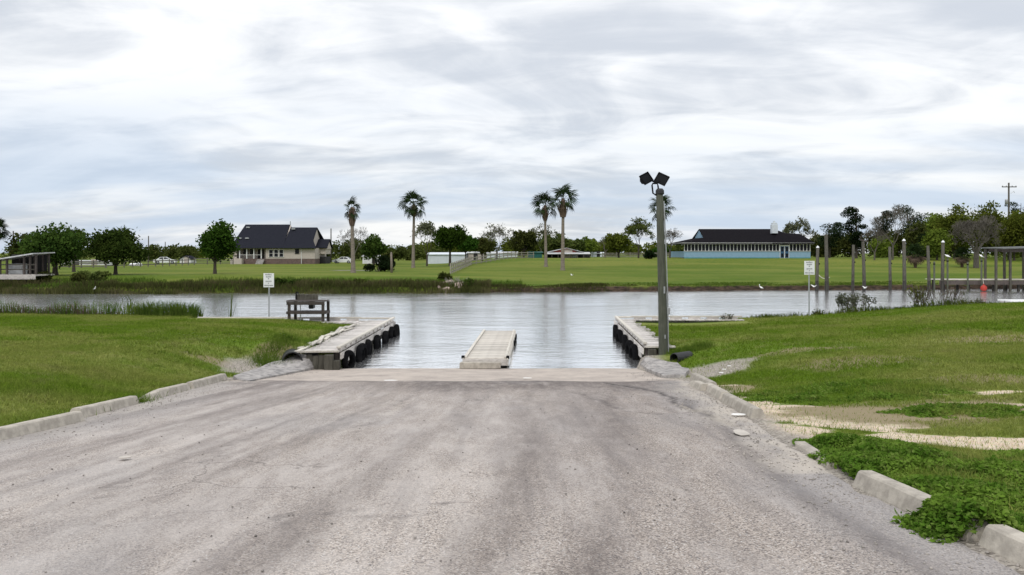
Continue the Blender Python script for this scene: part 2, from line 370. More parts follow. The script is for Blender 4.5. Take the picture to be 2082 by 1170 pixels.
class MB:
    """collects boxes, tubes and slabs, then becomes ONE mesh object"""
    def __init__(s): s.v = []; s.f = []
    def add(s, vs, fs):
        b = len(s.v); s.v += [tuple(v) for v in vs]; s.f += [tuple(b + i for i in f) for f in fs]; return s
    def box(s, c, d, rz=0., rx=0., ry=0., bev=0.):
        e = Euler((rx, ry, rz)).to_matrix(); c = Vector(c); hx, hy, hz_ = d[0] / 2, d[1] / 2, d[2] / 2
        P = [c + e @ Vector((sx * hx, sy * hy, sz * hz_)) for sz in (-1, 1) for sx, sy in ((-1, -1), (1, -1), (1, 1), (-1, 1))]
        if not bev:
            return s.add(P, [(3, 2, 1, 0), (4, 5, 6, 7), (0, 1, 5, 4), (1, 2, 6, 5), (2, 3, 7, 6), (3, 0, 4, 7)])
        b = bev
        def ring(x, y, z): return [c + e @ Vector((sx * x, sy * y, z)) for sx, sy in ((-1, -1), (1, -1), (1, 1), (-1, 1))]
        rs = [ring(hx - b, hy - b, -hz_), ring(hx, hy, -hz_ + b), ring(hx, hy, hz_ - b), ring(hx - b, hy - b, hz_)]
        vs = [p for r in rs for p in r]; fs = [(3, 2, 1, 0), (12, 13, 14, 15)]
        for k in range(3):
            for i in range(4): j = (i + 1) % 4; fs.append((k * 4 + i, k * 4 + j, k * 4 + 4 + j, k * 4 + 4 + i))
        return s.add(vs, fs)
    def tube(s, pts, rad, n=6, cap=True):
        pts = [Vector(p) for p in pts]; rad = rad if isinstance(rad, (list, tuple)) else [rad] * len(pts)
        vs, fs = [], []; prev = None
        for i, p in enumerate(pts):
            d = (pts[min(i + 1, len(pts) - 1)] - pts[max(i - 1, 0)]).normalized()
            if prev is None: u = d.orthogonal().normalized()
            else: u = (prev - d * prev.dot(d)); u = u.normalized() if u.length > 1e-6 else d.orthogonal().normalized()
            prev = u; w = d.cross(u)
            for k in range(n): a = 2 * math.pi * k / n; vs.append(p + (u * math.cos(a) + w * math.sin(a)) * rad[i])
        for i in range(len(pts) - 1):
            for k in range(n): q = (k + 1) % n; fs.append((i * n + k, i * n + q, (i + 1) * n + q, (i + 1) * n + k))
        if cap: fs += [tuple(reversed(range(n))), tuple((len(pts) - 1) * n + k for k in range(n))]
        return s.add(vs, fs)
    def lathe(s, prof, n=16, c=(0, 0, 0), axis='z', closed=False):
        vs, fs = [], []; c = Vector(c)
        for r, h in prof:
            for k in range(n):
                a = 2 * math.pi * k / n; x, y = r * math.cos(a), r * math.sin(a)
                vs.append(c + (Vector((x, y, h)) if axis == 'z' else Vector((h, x, y)) if axis == 'x' else Vector((x, h, y))))
        m = len(prof)
        for i in range(m if closed else m - 1):
            i2 = (i + 1) % m
            for k in range(n): q = (k + 1) % n; fs.append((i * n + k, i * n + q, i2 * n + q, i2 * n + k))
        return s.add(vs, fs)
    def prism(s, poly, ext):
        """planar polygon (3-D points) swept along the vector ext"""
        n = len(poly); P = [Vector(p) for p in poly]; Q = [p + Vector(ext) for p in P]
        return s.add(P + Q, [tuple(reversed(range(n))), tuple(range(n, 2 * n))] + [(i, (i + 1) % n, n + (i + 1) % n, n + i) for i in range(n)])
    def mesh(s, name, mat, smooth=False):
        me = bpy.data.meshes.new(name); me.from_pydata(s.v, [], s.f); me.update()
        bm = bmesh.new(); bm.from_mesh(me); bmesh.ops.recalc_face_normals(bm, faces=bm.faces); bm.to_mesh(me); bm.free()
        if smooth: me.polygons.foreach_set('use_smooth', [True] * len(me.polygons))
        me.materials.append(MATS[mat]); return me
    def build(s, name, mat, parent=None, loc=None, smooth=False):
        return place(name, s.mesh(name, mat, smooth), parent, loc)
def place(name, me, parent=None, loc=None, rot=None):
    o = bpy.data.objects.new(name, me); COL.objects.link(o)
    if parent: o.parent = parent
    if loc is not None: o.location = loc
    if rot is not None: o.rotation_euler = rot
    return o
def tag(o, label=None, cat=None, group=None, kind=None):
    for k, v in (('label', label), ('category', cat), ('group', group), ('kind', kind)):
        if v: o[k] = v
    return o
def thing(name, label, cat, loc, rz=0., group=None):
    o = bpy.data.objects.new(name, None); COL.objects.link(o); o.location = loc; o.rotation_euler = (0, 0, rz); o.empty_display_size = .2
    return tag(o, label, cat, group)
def dup(root, loc, rz=0., label=None, group=None, scale=None):
    r = root.copy(); COL.objects.link(r); r.location = loc; r.rotation_euler = (0, 0, rz)
    if label: r['label'] = label
    if group: r['group'] = group
    if scale: r.scale = scale
    for ch in list(root.children):
        c = ch.copy(); COL.objects.link(c); c.parent = r
        for g in list(ch.children): d = g.copy(); COL.objects.link(d); d.parent = c
    return r
def noisy(me, amp, scale, seed=0):
    """uneven, worn surface on an existing mesh"""
    n = len(me.vertices); v = np.empty(n * 3, np.float32); me.vertices.foreach_get('co', v); v = v.reshape(-1, 3)
    d = np.stack([fbm((v[:, 0] + v[:, 2] * .7) * scale + i * 7.3, (v[:, 1] - v[:, 2] * .6) * scale + i * 3.1, seed + i, 3) - .5 for i in range(3)], 1)
    me.vertices.foreach_set('co', (v + d * amp * 2).astype(np.float32).ravel()); me.update()

# ------------------------------------------------------------------ the land: one sheet to the horizon
def lines(*segs):
    out = []
    for a, b, st in segs: out.append(np.arange(a, b - 1e-6, st))
    return np.concatenate(out + [np.array([segs[-1][1]])])
def geo(a, b, n): return np.geomspace(a, b, n)
xs = np.concatenate([-geo(70, 2500, 16)[::-1][:-1], lines((-70, -26, .55), (-26, 26, .16), (26, 70, .55)), geo(70, 2500, 16)[1:]])
ys = np.concatenate([-geo(6, 120, 8)[::-1][:-1], lines((-6, 2, .8), (2, 38.4, .16), (38.4, 69, 1.6), (69, 84, .22), (84, 150, 1.1)), geo(150, 4000, 34)[1:]])
GX, GY = np.meshgrid(xs, ys)
GXf, GYf = GX.ravel(), GY.ravel(); GZ = H(GXf, GYf)
nx, ny = len(xs), len(ys)
idx = np.arange(nx * ny).reshape(ny, nx)
quads = np.stack([idx[:-1, :-1], idx[:-1, 1:], idx[1:, 1:], idx[1:, :-1]], -1).reshape(-1, 4)
def blob(px, row, rx, ry, x, y):
    g = ground(px, row); return np.sqrt(((x - g.x) / rx) ** 2 + ((y - g.y) / ry) ** 2)
SAND = [(1580, 838, 1.4, 1.9), (1535, 815, .5, .9), (1590, 872, .9, .8), (1930, 832, 1.7, .6), (1985, 898, 1.7, .5), (2060, 905, 1.2, .5), (1740, 838, 1.7, .6), (1720, 864, 1.2, .6), (1860, 850, 1.9, .32), (1640, 893, .4, .55), (1480, 790, .6, 1.0), (1960, 800, 1.1, .25)]
DRY = [(1760, 735, 2.6, 1.3), (1790, 840, 3.4, 1.7), (2030, 690, 2.4, 1.4), (1650, 710, 2.0, .8), (460, 742, 1.8, .7), (2000, 770, 2, .9), (1480, 790, .9, .9), (560, 720, .9, .6)]
LUSH = [(1900, 995, 2.1, 1.5), (1775, 915, .8, .45), (1760, 806, 1.8, .6), (1950, 838, .9, .5), (1680, 795, 1.6, .7), (2040, 985, 1.5, 1.9), (1900, 935, 1.4, .45), (120, 800, 2.2, 1.2), (300, 775, 1.6, 1.0)]
def masks(x, y):
    n = fbm(x * .9, y * .9, 21, 4) - .5
    f = lambda B, e0, e1: np.max([1 - sstep(e0, e1, blob(*b, x, y) + n * .9) for b in B], 0)
    sand, dry, lush = f(SAND, .55, 1.15), f(DRY, .2, 1.3), f(LUSH, .7, 1.15)
    near = (y < 38)
    dl, dr = xleft(y) - x, x - xright(y)
    gravel = np.maximum((1 - sstep(.05, .55, np.abs(dl - .1) + n * .6)), (1 - sstep(.05, .7, np.abs(dr) + n * .8))) * (y < 25)
    gravel = np.where((x > xleft(y)) & (x < xright(y)) & (y < 25), 1, gravel) * near
    wash = np.maximum(1 - sstep(.6, 1.1, blob(1440, 755, 1.4, 1.5, x, y) + n), 1 - sstep(.5, 1.1, blob(535, 755, 1.4, 1.6, x, y) + n))
    return sand * near, dry * near, lush * near, np.maximum(gravel, wash * near * .95)
SANDm, DRYm, LUSHm, GRAVm = masks(GXf, GYf)
SANDm = SANDm * (1 - .92 * LUSHm)
yfv = yfar(GXf); east = sstep(-18, 3, GXf)
tt = GYf - yfv
soil = np.where(GYf > 55, 1 - sstep(.55 + .25 * east, 1.3 - .1 * east, tt + .9 * (fbm(GXf * 1.1, GYf * 1.1, 31, 3) - .5)), (GZ < .12) & (GYf > 26))
soil = np.where((GYf > 34) & (GYf < 55), sstep(.30, .0, GZ) * 1.0, soil)
flower = np.where(GYf > 95, sstep(100, 128, GYf) * (1 - sstep(142, 160, GYf)) * (.35 + .65 * sstep(-5, 6, GXf)), 0) + .5 * ((GYf > 90) & (GXf < -20))
g = mesh_np('ground', np.stack([GXf, GYf, GZ], 1), quads, 'ground', smooth=True,
            attrs=dict(sand=SANDm, dry=DRYm, gravel=GRAVm, soil=soil, far=(GYf > 55).astype(float), flower=flower))
tag(g, kind='structure')
# water between the banks
wm = MB(); wm.add([(-2500, 22.0, 0), (2500, 22.0, 0), (2500, 86, 0), (-2500, 86, 0)], [(0, 1, 2, 3)]); tag(wm.build('river_water', 'water'), kind='structure')

# ------------------------------------------------------------------ the paved slope: tar and chip, then a concrete tongue into the water
def sheet(name, x0f, x1f, y0, y1, dx, dy, mat, attrs, lift, end=0):
    n = int((max(x1f(np.array([y0]))[0], x1f(np.array([y1]))[0]) - min(x0f(np.array([y0]))[0], x0f(np.array([y1]))[0])) / dx) + 2
    yy = lines((y0, y1, dy)); tt_ = np.linspace(0, 1, n); Y, T = np.meshgrid(yy, tt_, indexing='ij')
    jit = .14 * (fbm(Y * 2.2, Y * 0 + 3, 41, 4) - .5) * 2; jit2 = .14 * (fbm(Y * 2.2, Y * 0 + 9, 43, 4) - .5) * 2
    X0 = x0f(Y) + jit; X1 = x1f(Y) + jit2; X = X0 + (X1 - X0) * T
    x, y = X.ravel(), Y.ravel(); y = y + end * .55 * (fbm(x * .8, x * 0 + 5, 47, 4) - .5) * sstep(y1 - 2, y1, y); ed = np.minimum(x - X0.ravel(), X1.ravel() - x)
    z = zroad(y) + lift + .030 * (fbm(x * .5, y * .35, 51, 3) - .5) - .03 * (1 - sstep(0, .22, ed))
    A = attrs(x, y, ed); z = z + A.pop('dz', 0)
    id_ = np.arange(len(x)).reshape(len(yy), n)
    q = np.stack([id_[:-1, :-1], id_[:-1, 1:], id_[1:, 1:], id_[1:, :-1]], -1).reshape(-1, 4)
    return tag(mesh_np(name, np.stack([x, y, z], 1), q, mat, smooth=True, attrs=A), kind='structure')
def crackline(x, y, pts, w, wob=.12, seed=0):
    best = np.full_like(x, 9.)
    xx = x + wob * (fbm(x * 2.1, y * 2.1, 60 + seed, 4) - .5) * 2; yy = y + wob * (fbm(x * 2.1 + 9, y * 2.1, 70 + seed, 4) - .5) * 2
    for (a, b), (c, d) in zip(pts[:-1], pts[1:]):
        L2 = (c - a) ** 2 + (d - b) ** 2; t = np.clip(((xx - a) * (c - a) + (yy - b) * (d - b)) / L2, 0, 1)
        best = np.minimum(best, np.hypot(xx - a - t * (c - a), yy - b - t * (d - b)))
    return 1 - sstep(w * .4, w, best)
def P2(*pr): return [(ground(p, r).x, ground(p, r).y) for p, r in pr]
def road_attrs(x, y, ed):
    q = (x - .10 * y) / 11 + .0009 * (x + 1) * (20 - y) * .25   # wheel tracks lean towards the ramp
    tr = fbm(q * 26, y * .05 + 2, 81, 3); tr2 = fbm(q * 9, y * .10, 83, 3)
    tr3 = fbm(q * 70, y * .07 + 5, 82, 3)
    wear = sstep(.46, .72, tr) * .60 * sstep(.30, .6, tr2) + .30 * sstep(.48, .75, tr3) * sstep(.30, .6, fbm(x * .4, y * .2, 84, 3))
    for x0, sl, w, a in ((-.05, .133, .34, .95), (-.38, .05, .30, .75), (.35, .09, .9, .42), (-2.1, .085, .35, .45), (-4.3, .10, .30, .35), (-3.3, .12, .5, .28), (1.75, .10, .3, .35)):
        wear = np.maximum(wear, a * np.exp(-((x - x0 - sl * y + .16 * np.sin(y * .55 + x0)) / w) ** 2) * (.30 + 1.0 * fbm(x * 1.1, y * .13, 85, 5)))
    wear = np.maximum(wear, .62 * np.exp(-((x - 1.0 - .07 * y) / 1.7) ** 2) * (.5 + .5 * sstep(6, 15, y)) * (.45 + .9 * fbm(x * .9, y * .11, 86, 4)))
    damp = sstep(15.5, 18.6, y + 2.2 * (fbm(x * .7, y * .5, 87, 4) - .5)) * sstep(-5.5, -1.5, x) * .95
    damp = np.maximum(damp, .8 * np.exp(-((y - 19.15 - .12 * np.sin(x * 1.3)) / .45) ** 2) * sstep(.25, .5, fbm(x * .9, y, 88, 3)))
    wear = np.clip(np.maximum(wear, damp), 0, 1)
    g = ground(1335, 830); pot = np.hypot((x - g.x) / .95, (y - g.y) / 1.15) + .3 * (fbm(x * 2, y * 2, 89, 3) - .5)
    rim = np.exp(-((pot - 1) / .10) ** 2) * sstep(g.y + .5, g.y - .6, y)
    wear = np.maximum(wear * 1, rim * .9)
    loose = np.clip((1 - sstep(.25, 1.5, ed + 1.0 * (fbm(x * .6, y * .3, 91, 3) - .5))) , 0, 1)
    loose = np.maximum(loose, .5 * sstep(.55, .75, fbm(x * .35, y * .25, 93, 4)))
    edge = np.exp(-((x - xright(y) + .62 + .16 * (fbm(y * .7, y * 0, 95, 3) - .5)) / .15) ** 2) * (y < 17)
    wear = np.maximum(wear, .95 * edge)
    cr = crackline(x, y, P2((1500, 875), (1330, 800), (1220, 782)), .09, .15, 1)
    cr = np.maximum(cr, .35 * crackline(x, y, P2((430, 1105), (600, 1060), (860, 1060), (1010, 1000)), .03, .3, 2))
    cr = np.maximum(cr, .3 * crackline(x, y, P2((0, 1110), (250, 1000), (520, 900)), .03, .3, 3))
    cr = np.maximum(cr, .5 * crackline(x, y, P2((1160, 800), (1290, 845), (1370, 850)), .05, .2, 4))
    cr = np.maximum(cr, .3 * crackline(x, y, P2((700, 900), (850, 800), (900, 785)), .04, .25, 5))
    cr = np.maximum(cr, .5 * sstep(19.60, 19.78, y + .3 * (fbm(x * 1.5, x * 0, 48, 3) - .5)))
    sandy = (1 - sstep(.0, .8, np.abs(x - xright(y) + .15) + .8 * (fbm(x, y, 97, 3) - .5))) * (y > 8) + 0
    sandy = np.maximum(sandy, .45 * (1 - sstep(.1, .9, np.abs(x - xleft(y)) + .6 * (fbm(x, y, 98, 3) - .5))))
    dz = -.045 * (1 - sstep(.8, 1.1, pot)) * 1.0 - .02 * cr
    bleach = .34 * sstep(.4, -2.2, x - .09 * y) * (.35 + .9 * fbm(x * .8, y * .08, 99, 4)) * (1 - sstep(13, 18, y)) * sstep(.5, 1.6, ed)
    return dict(wear=wear, loose=loose, crack=cr, sandy=sandy, bleach=np.clip(bleach, 0, 1), dz=dz)
sheet('asphalt_road', lambda y: xleft(y) - .1, lambda y: xright(y) + .1, -14, 19.75, .11, .11, 'asphalt', road_attrs, .0, 1)
def ramp_attrs(x, y, ed):
    n = fbm(x * 1.3, y * 1.3, 101, 4)
    wear = .8 * (1 - sstep(.05, .55, (y - 19.65) + .7 * (n - .5))) + .35 * sstep(.55, .75, fbm(x * .5, y * 1.2, 103, 4))
    wet = sstep(24.78, 24.86, y + .16 * (fbm(x * 1.6, y * 0, 105, 4) - .5) * 2.2) * .9
    lip = crackline(x, y, P2((745, 752), (850, 753), (930, 748)), .05, .2, 7)
    return dict(wear=np.clip(wear, 0, 1), wet=np.maximum(wet, lip * .9), dz=-.05 * sstep(24.8, 24.92, y + .10 * (fbm(x * 2.2, y * 0, 107, 4) - .5)))
sheet('boat_ramp', lambda y: xleft(y) + .02 + 0 * y, lambda y: xright(y) - .02 + 0 * y, 19.2, 28.5, .10, .07, 'ramp_concrete', ramp_attrs, -.012)
# broken concrete aprons beside the ramp
def apron(name, pts, label, top, seed):
    P = [ground(p, r) for p, r in pts]; c = sum(P, Vector()) / len(P)
    bm = bmesh.new(); n = 9; ring = []
    for i in range(len(P)):
        a, b = P[i], P[(i + 1) % len(P)]
        for k in range(4):
            p = a.lerp(b, k / 4); j = .10 * (float(fbm(np.array([p.x * 2]), np.array([p.y * 2]), seed, 3)[0]) - .5) * 2
            ring.append(p + (p - c).normalized() * j)
    rows = []
    for s_ in (1.0, .97, .80, .5, .2):
        rows.append([bm.verts.new((c.x + (p.x - c.x) * s_, c.y + (p.y - c.y) * s_, 0)) for p in ring])
    for r_ in rows:
        for v in r_:
            hgt = hz(v.co.x, v.co.y); e = 1 if r_ is not rows[0] else 0
            v.co.z = hgt + (top if e else -.15) + .05 * (float(fbm(np.array([v.co.x * 1.5]), np.array([v.co.y * 1.5]), seed + 3, 3)[0]) - .5)
    for a, b in zip(rows[:-1], rows[1:]):
        for i in range(len(ring)): j = (i + 1) % len(ring); bm.faces.new((a[i], a[j], b[j], b[i]))
    bm.faces.new(rows[-1]); bmesh.ops.recalc_face_normals(bm, faces=bm.faces)
    me = bpy.data.meshes.new(name); bm.to_mesh(me); bm.free(); me.materials.append(MATS['slab'])
    o = place(name, me); return tag(o, kind='structure')
apron('concrete_apron', [(640, 752), (648, 733), (605, 728), (545, 745), (470, 772), (505, 782), (545, 773)], '', .09, 111)
apron('concrete_apron', [(1300, 746), (1322, 760), (1348, 772), (1395, 769), (1402, 756), (1378, 744), (1348, 738)], '', .09, 117)
# ------------------------------------------------------------------ parking stops along both edges
def stop_mesh(L, chip=0., seed=0, n=7):
    prof = [(-.125, 0), (-.12, .03), (-.075, .155), (-.055, .172), (.055, .172), (.075, .155), (.12, .03), (.125, 0)]
    m = MB(); k = len(prof); vs = []; fs = []
    for i in range(n + 1):
        x = -L / 2 + L * i / n; e = min(i, n - i); tp = .035 if e == 0 else 0
        for (a, b) in prof:
            c = 1 - chip * max(0, 1 - i / 2.5) if chip else 1
            vs.append((x + (tp * (b / .17) * (1 if i == 0 else -1) if e == 0 else 0), a * (1 if b < .1 else (1 - .3 * (1 - c))), b * (c if b > .05 else 1) - .04))
    for i in range(n):
        for j in range(k - 1): fs.append((i * k + j, i * k + j + 1, (i + 1) * k + j + 1, (i + 1) * k + j))
        fs.append((i * k + k - 1, i * k, (i + 1) * k, (i + 1) * k + k - 1))
    fs += [tuple(range(k)), tuple(n * k + j for j in reversed(range(k)))]
    m.add(vs, fs); me = m.mesh('parking_stop', 'concrete', False); noisy(me, .0025, 1.5, seed)
    return me
G = 'concrete parking stops edging the asphalt'
STOPS = [((-6.76, 9.95), (-6.73, 12.2), 0, 'long concrete stop lowest on the grassy side, cropped by the picture edge'),
         ((-6.98, 12.55), (-7.02, 14.6), 0, 'smooth concrete stop before the grassy gap, one dark end face showing'),
         ((-7.1, 15.0), (-7.2, 17.35), .55, 'concrete stop with a broken, crumbled end by the grassy gap'),
         ((-7.23, 17.6), (-7.45, 20.3), 0, 'highest concrete stop on the grassy side, ending near the cracked apron'),
         ((3.36, 7.5), (3.37, 5.62), 0, 'big clean concrete stop with a grey stain, half hidden by clover weeds'),
         ((3.40, 5.55), (3.36, 3.6), 0, 'concrete stop sticking out under the weeds at the picture corner'),
         ((3.62, 9.9), (3.42, 8.3), 0, 'overgrown concrete stop, only a thin pale edge showing among weeds'),
         ((4.12, 15.1), (3.90, 12.45), 0, 'concrete stop beside the pale sand with its trapezoid end showing'),
         ((4.36, 17.5), (4.17, 15.35), 0, 'concrete stop wedged end to end above the one by the sand'),
         ((4.75, 20.5), (4.50, 17.6), 0, 'topmost concrete stop next to the washed out gravel'),
         ((4.28, 18.6), (4.20, 17.1), .3, 'short broken chunk of concrete stop lying in front of another')]
for i, ((x0, y0), (x1, y1), chip, lab) in enumerate(STOPS):
    c = ((x0 + x1) / 2, (y0 + y1) / 2); L = math.hypot(x1 - x0, y1 - y0); ang = math.atan2(y1 - y0, x1 - x0)
    za, zb_ = max(hz(x0, y0), float(zroad(y0))), max(hz(x1, y1), float(zroad(y1)))
    o = place('parking_stop', stop_mesh(L, chip, i * 5), None, (c[0], c[1], (za + zb_) / 2 + .015 - (.10 if 'overgrown' in lab else 0)), (0, -math.atan2(zb_ - za, L), ang))
    tag(o, lab, 'parking stop', G)

# ------------------------------------------------------------------ docks
def board(L, w, th, seed=0):
    m = MB(); n = 4; vs = []; fs = []
    for i in range(n + 1):
        x = -L / 2 + L * i / n
        for a, b in ((-w / 2, -th / 2), (w / 2, -th / 2), (w / 2, th / 2), (-w / 2, th / 2)): vs.append((x, a, b + .002 * math.sin(i * 2.3 + seed)))
    for i in range(n):
        for j in range(4): fs.append((i * 4 + j, i * 4 + (j + 1) % 4, i * 4 + 4 + (j + 1) % 4, i * 4 + 4 + j))
    fs += [(3, 2, 1, 0), tuple(n * 4 + j for j in range(4))]
    return m.add(vs, fs).mesh('plank', 'plank_timber')
def dock_run(root, A, B, inner, name_planks=True, rail=True, fascia=(.20, .17), drop=1.3, ragged=.3, z=.58, post_step=1.9, cap=True, width=1.25):
    """one straight timber face from A to B with decking running inward (unit vector inner)"""
    A, B = Vector((*A, 0)), Vector((*B, 0)); d = (B - A); L = d.length; d.normalize(); ang = math.atan2(d.y, d.x); inn = Vector((*inner, 0))
    o = root.location
    base = [board(width + w_, .135, .045, k) for k, w_ in enumerate((0, .12, -.14, .22, -.05, .06))]
    for me in base: me.materials[0] = MATS['grey_timber']
    n = int(L / .15); ra = math.atan2(inn.y, inn.x)
    for i in range(n):
        k = random.randrange(6) if ragged else 0
        w_ = width + (0, .12, -.14, .22, -.05, .06)[k]
        c = A + d * (.08 + i * .15) + inn * (w_ / 2 + .02 + random.uniform(0, .02)) - o; c.z = z + random.uniform(-.006, .006)
        place('plank', base[k], root, c, (random.uniform(-.01, .01), random.uniform(-.008, .008), ra + random.uniform(-.012, .012)))
    # fascia boards, outside face, in lengths
    hh = z - .03
    for h_, hgt in ((0, fascia[0]), (1, fascia[1])):
        zt = hh - (0 if h_ == 0 else fascia[0] + .012); s0 = 0
        while s0 < L - .05:
            s1 = min(L, s0 + random.choice((3.0, 3.7, 2.6)));
            if L - s1 < .6: s1 = L
            st = s0 + (.55 if (h_ == 1 and s0 == 0) else 0)
            b = MB().box((0, 0, 0), (s1 - st - .008, .045, hgt), bev=.006); me = b.mesh('fascia_board', 'wet_shade_timber' if h_ == 1 and s0 > 1 else 'grey_timber'); noisy(me, .006, 3, int(s0 * 10))  # lower boards after the first darkened in colour, standing for shade behind tyres
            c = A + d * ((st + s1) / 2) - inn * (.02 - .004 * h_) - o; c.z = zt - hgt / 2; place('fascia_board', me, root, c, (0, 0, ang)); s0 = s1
    if rail:
        s0 = 0.
        while s0 < L - .05:
            s1 = min(L, s0 + 3.6)
            if L - s1 < .8: s1 = L
            me = MB().box((0, 0, 0), (s1 - s0 - .01, .12, .07), bev=.01).mesh('bull_rail', 'pale_timber'); noisy(me, .005, 3, int(s0 * 7))
            c = A + d * ((s0 + s1) / 2) + inn * .05 - o; c.z = z + .139; place('bull_rail', me, root, c, (0, 0, ang)); s0 = s1
        s0 = .08; blk = MB().box((0, 0, 0), (.54, .10, .08)).mesh('rail_block', 'grey_timber')
        while s0 < L - .3:
            c = A + d * (s0 + .31) + inn * .05 - o; c.z = z + .063; place('rail_block', blk, root, c, (0, 0, ang)); s0 += .84
    pm = MB().tube([(0, 0, -drop), (0, 0, z - .04)], .10, 9).mesh('piling', 'dark_timber')
    s0 = .15
    while s0 < L:
        c = A + d * s0 + inn * .14 - o; c.z = 0; place('piling', pm, root, c, (0, 0, random.random() * 6)); s0 += post_step
def sheet_wall(root, A, B, top, bot, n, mat='dark_timber', th=.05):
    A, B = Vector((*A, 0)), Vector((*B, 0)); o = root.location; d = B - A; ang = math.atan2(d.y, d.x); w = d.length / n
    for i in range(n):
        hgt = top - bot + random.uniform(-.03, .02)
        me = MB().box((0, 0, 0), (w - .012, th, hgt)).mesh('sheet_plank', mat)
        c = A + d * ((i + .5) / n) - o; c.z = bot + hgt / 2 + random.uniform(-.01, .01); place('sheet_plank', me, root, c, (0, 0, ang))
# west dock: L-shaped
DA, DB, DC = (-5.32, 24.35), (-5.30, 35.6), (-14.2, 35.6)
west = thing('timber_dock', 'L-shaped grey timber dock hung with black tyres, beside the work table', 'dock', (-5.3, 30, 0))
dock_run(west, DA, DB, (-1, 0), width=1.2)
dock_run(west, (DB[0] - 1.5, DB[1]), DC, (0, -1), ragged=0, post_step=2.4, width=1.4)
wid = MB().box((0, 0, 0), (1.5, 1.38, .04)).mesh('corner_deck', 'grey_timber'); place('corner_deck', wid, west, Vector((-6.07, 34.86, .548)) - west.location)
b = MB().box((0, 0, 0), (1.5, .12, .07), bev=.01).mesh('bull_rail', 'pale_timber'); place('bull_rail', b, west, Vector((-6.1, 35.55, .695)) - west.location)
sheet_wall(west, (-6.35, 24.30), (-5.62, 24.32), .50, -.5, 4, 'piling_timber')
for bx, w_ in ((-5.62, .26), (-5.42, .24)):
    place('end_post', MB().box((0, 0, 0), (w_, .22, 1.0), bev=.015).mesh('end_post', 'piling_timber'), west, Vector((bx, 24.18 if bx < -5.5 else 24.22, .02 if bx < -5.5 else -.16)) - west.location)
m = MB().box((0, 0, 0), (1.35, .16, .05), rz=.08).mesh('end_plank', 'pale_timber'); noisy(m, .01, 3, 3); place('end_plank', m, west, Vector((-6.02, 24.27, .612)) - west.location)
for k in range(15):      # broken boards lying askew along the inner edge
    L = random.uniform(1.1, 1.9); me = board(L, .13, .035, k); me.materials[0] = MATS['pale_timber']
    yy = 25 + k * .5; place('loose_board', me, west, Vector((-6.50 - .22 * (k % 2) + random.uniform(-.08, .08), yy, .635 + .02 * (k % 3))) - west.location, (random.uniform(-.06, .06), random.uniform(-.03, .03), R(92 + random.uniform(-9, 9))))
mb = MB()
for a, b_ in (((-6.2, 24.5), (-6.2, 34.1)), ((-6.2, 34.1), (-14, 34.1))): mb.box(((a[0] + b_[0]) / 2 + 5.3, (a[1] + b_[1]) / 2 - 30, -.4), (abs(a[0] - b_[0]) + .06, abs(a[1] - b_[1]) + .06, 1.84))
mb.build('back_wall', 'wet_shade_timber', west)
# east dock
EA, EB, EC = (4.28, 25.55), (4.74, 36.3), (10.6, 36.3)
east_d = thing('timber_dock', 'narrow pale timber dock beside the floodlight pole', 'dock', (4.6, 31, 0))
v = Vector((EB[0] - EA[0], EB[1] - EA[1])).normalized()
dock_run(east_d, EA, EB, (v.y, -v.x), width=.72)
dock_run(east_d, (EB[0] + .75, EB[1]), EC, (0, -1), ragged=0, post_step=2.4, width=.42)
b = MB().box((0, 0, 0), (.80, .12, .07), bev=.01).mesh('bull_rail', 'pale_timber'); place('bull_rail', b, east_d, Vector((5.13, 36.25, .695)) - east_d.location)
sheet_wall(east_d, (4.42, 25.52), (5.05, 25.50), .50, -.5, 4, 'dark_timber')
place('end_post', MB().box((0, 0, 0), (.24, .24, 1.1), bev=.015).mesh('end_post', 'piling_timber'), east_d, Vector((4.52, 25.40, 0)) - east_d.location)
m = MB().box((0, 0, 0), (.95, .22, .05), rz=-.02).mesh('end_plank', 'pale_timber'); place('end_plank', m, east_d, Vector((4.80, 25.45, .612)) - east_d.location)
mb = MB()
mb.box((5.10 - 4.6, 0, -.4), (.06, 10.6, 1.84)); mb.box((7.8 - 4.6, 35.72 - 31, -.4), (5.6, .06, 1.84)); mb.build('back_wall', 'wet_shade_timber', east_d)
# floating finger dock in the middle
fl = thing('floating_dock', 'low floating dock of pale cross planks between the two boat lanes', 'dock', (-.70, 29.4, 0), R(-1.9))
FL, FW = 8.9, 1.34
base = [board(FW - .02, .138, .04, k) for k in range(4)]
for i in range(int(FL / .145)):
    place('plank', base[i % 4], fl, (0, -FL / 2 + .08 + i * .145, .285 + random.uniform(-.004, .004)), (0, random.uniform(-.006, .006), random.uniform(-.008, .008)))
for sx in (-1, 1):
    place('side_board', MB().box((0, 0, 0), (.05, FL, .24), bev=.006).mesh('side_board', 'pale_timber'), fl, (sx * (FW / 2 + .03), 0, .19))
    place('edge_rail', MB().box((0, 0, 0), (.09, FL - .05, .05), bev=.008).mesh('edge_rail', 'pale_timber'), fl, (sx * (FW / 2 - .03), .02, .332))
    place('float_tank', MB().box((0, 0, 0), (.42, FL - .8, .30), bev=.04).mesh('float_tank', 'black_plastic'), fl, (sx * .45, .1, .03))
place('end_board', MB().box((0, 0, 0), (FW + .10, .05, .20), bev=.006).mesh('end_board', 'grey_timber'), fl, (0, -FL / 2 - .03, .18))
for sx in (-1, 1): place('cleat', MB().box((0, 0, 0), (.10, .10, .10), bev=.012).mesh('cleat', 'black_metal'), fl, (sx * (FW / 2 + .04), -FL / 2 + .06, .33))
for k in range(3): place('bumper', MB().box((0, 0, 0), (.05, .34, .22), bev=.02).mesh('bumper', 'rubber'), fl, (FW / 2 + .09, 1.2 + k * 1.15, .14))
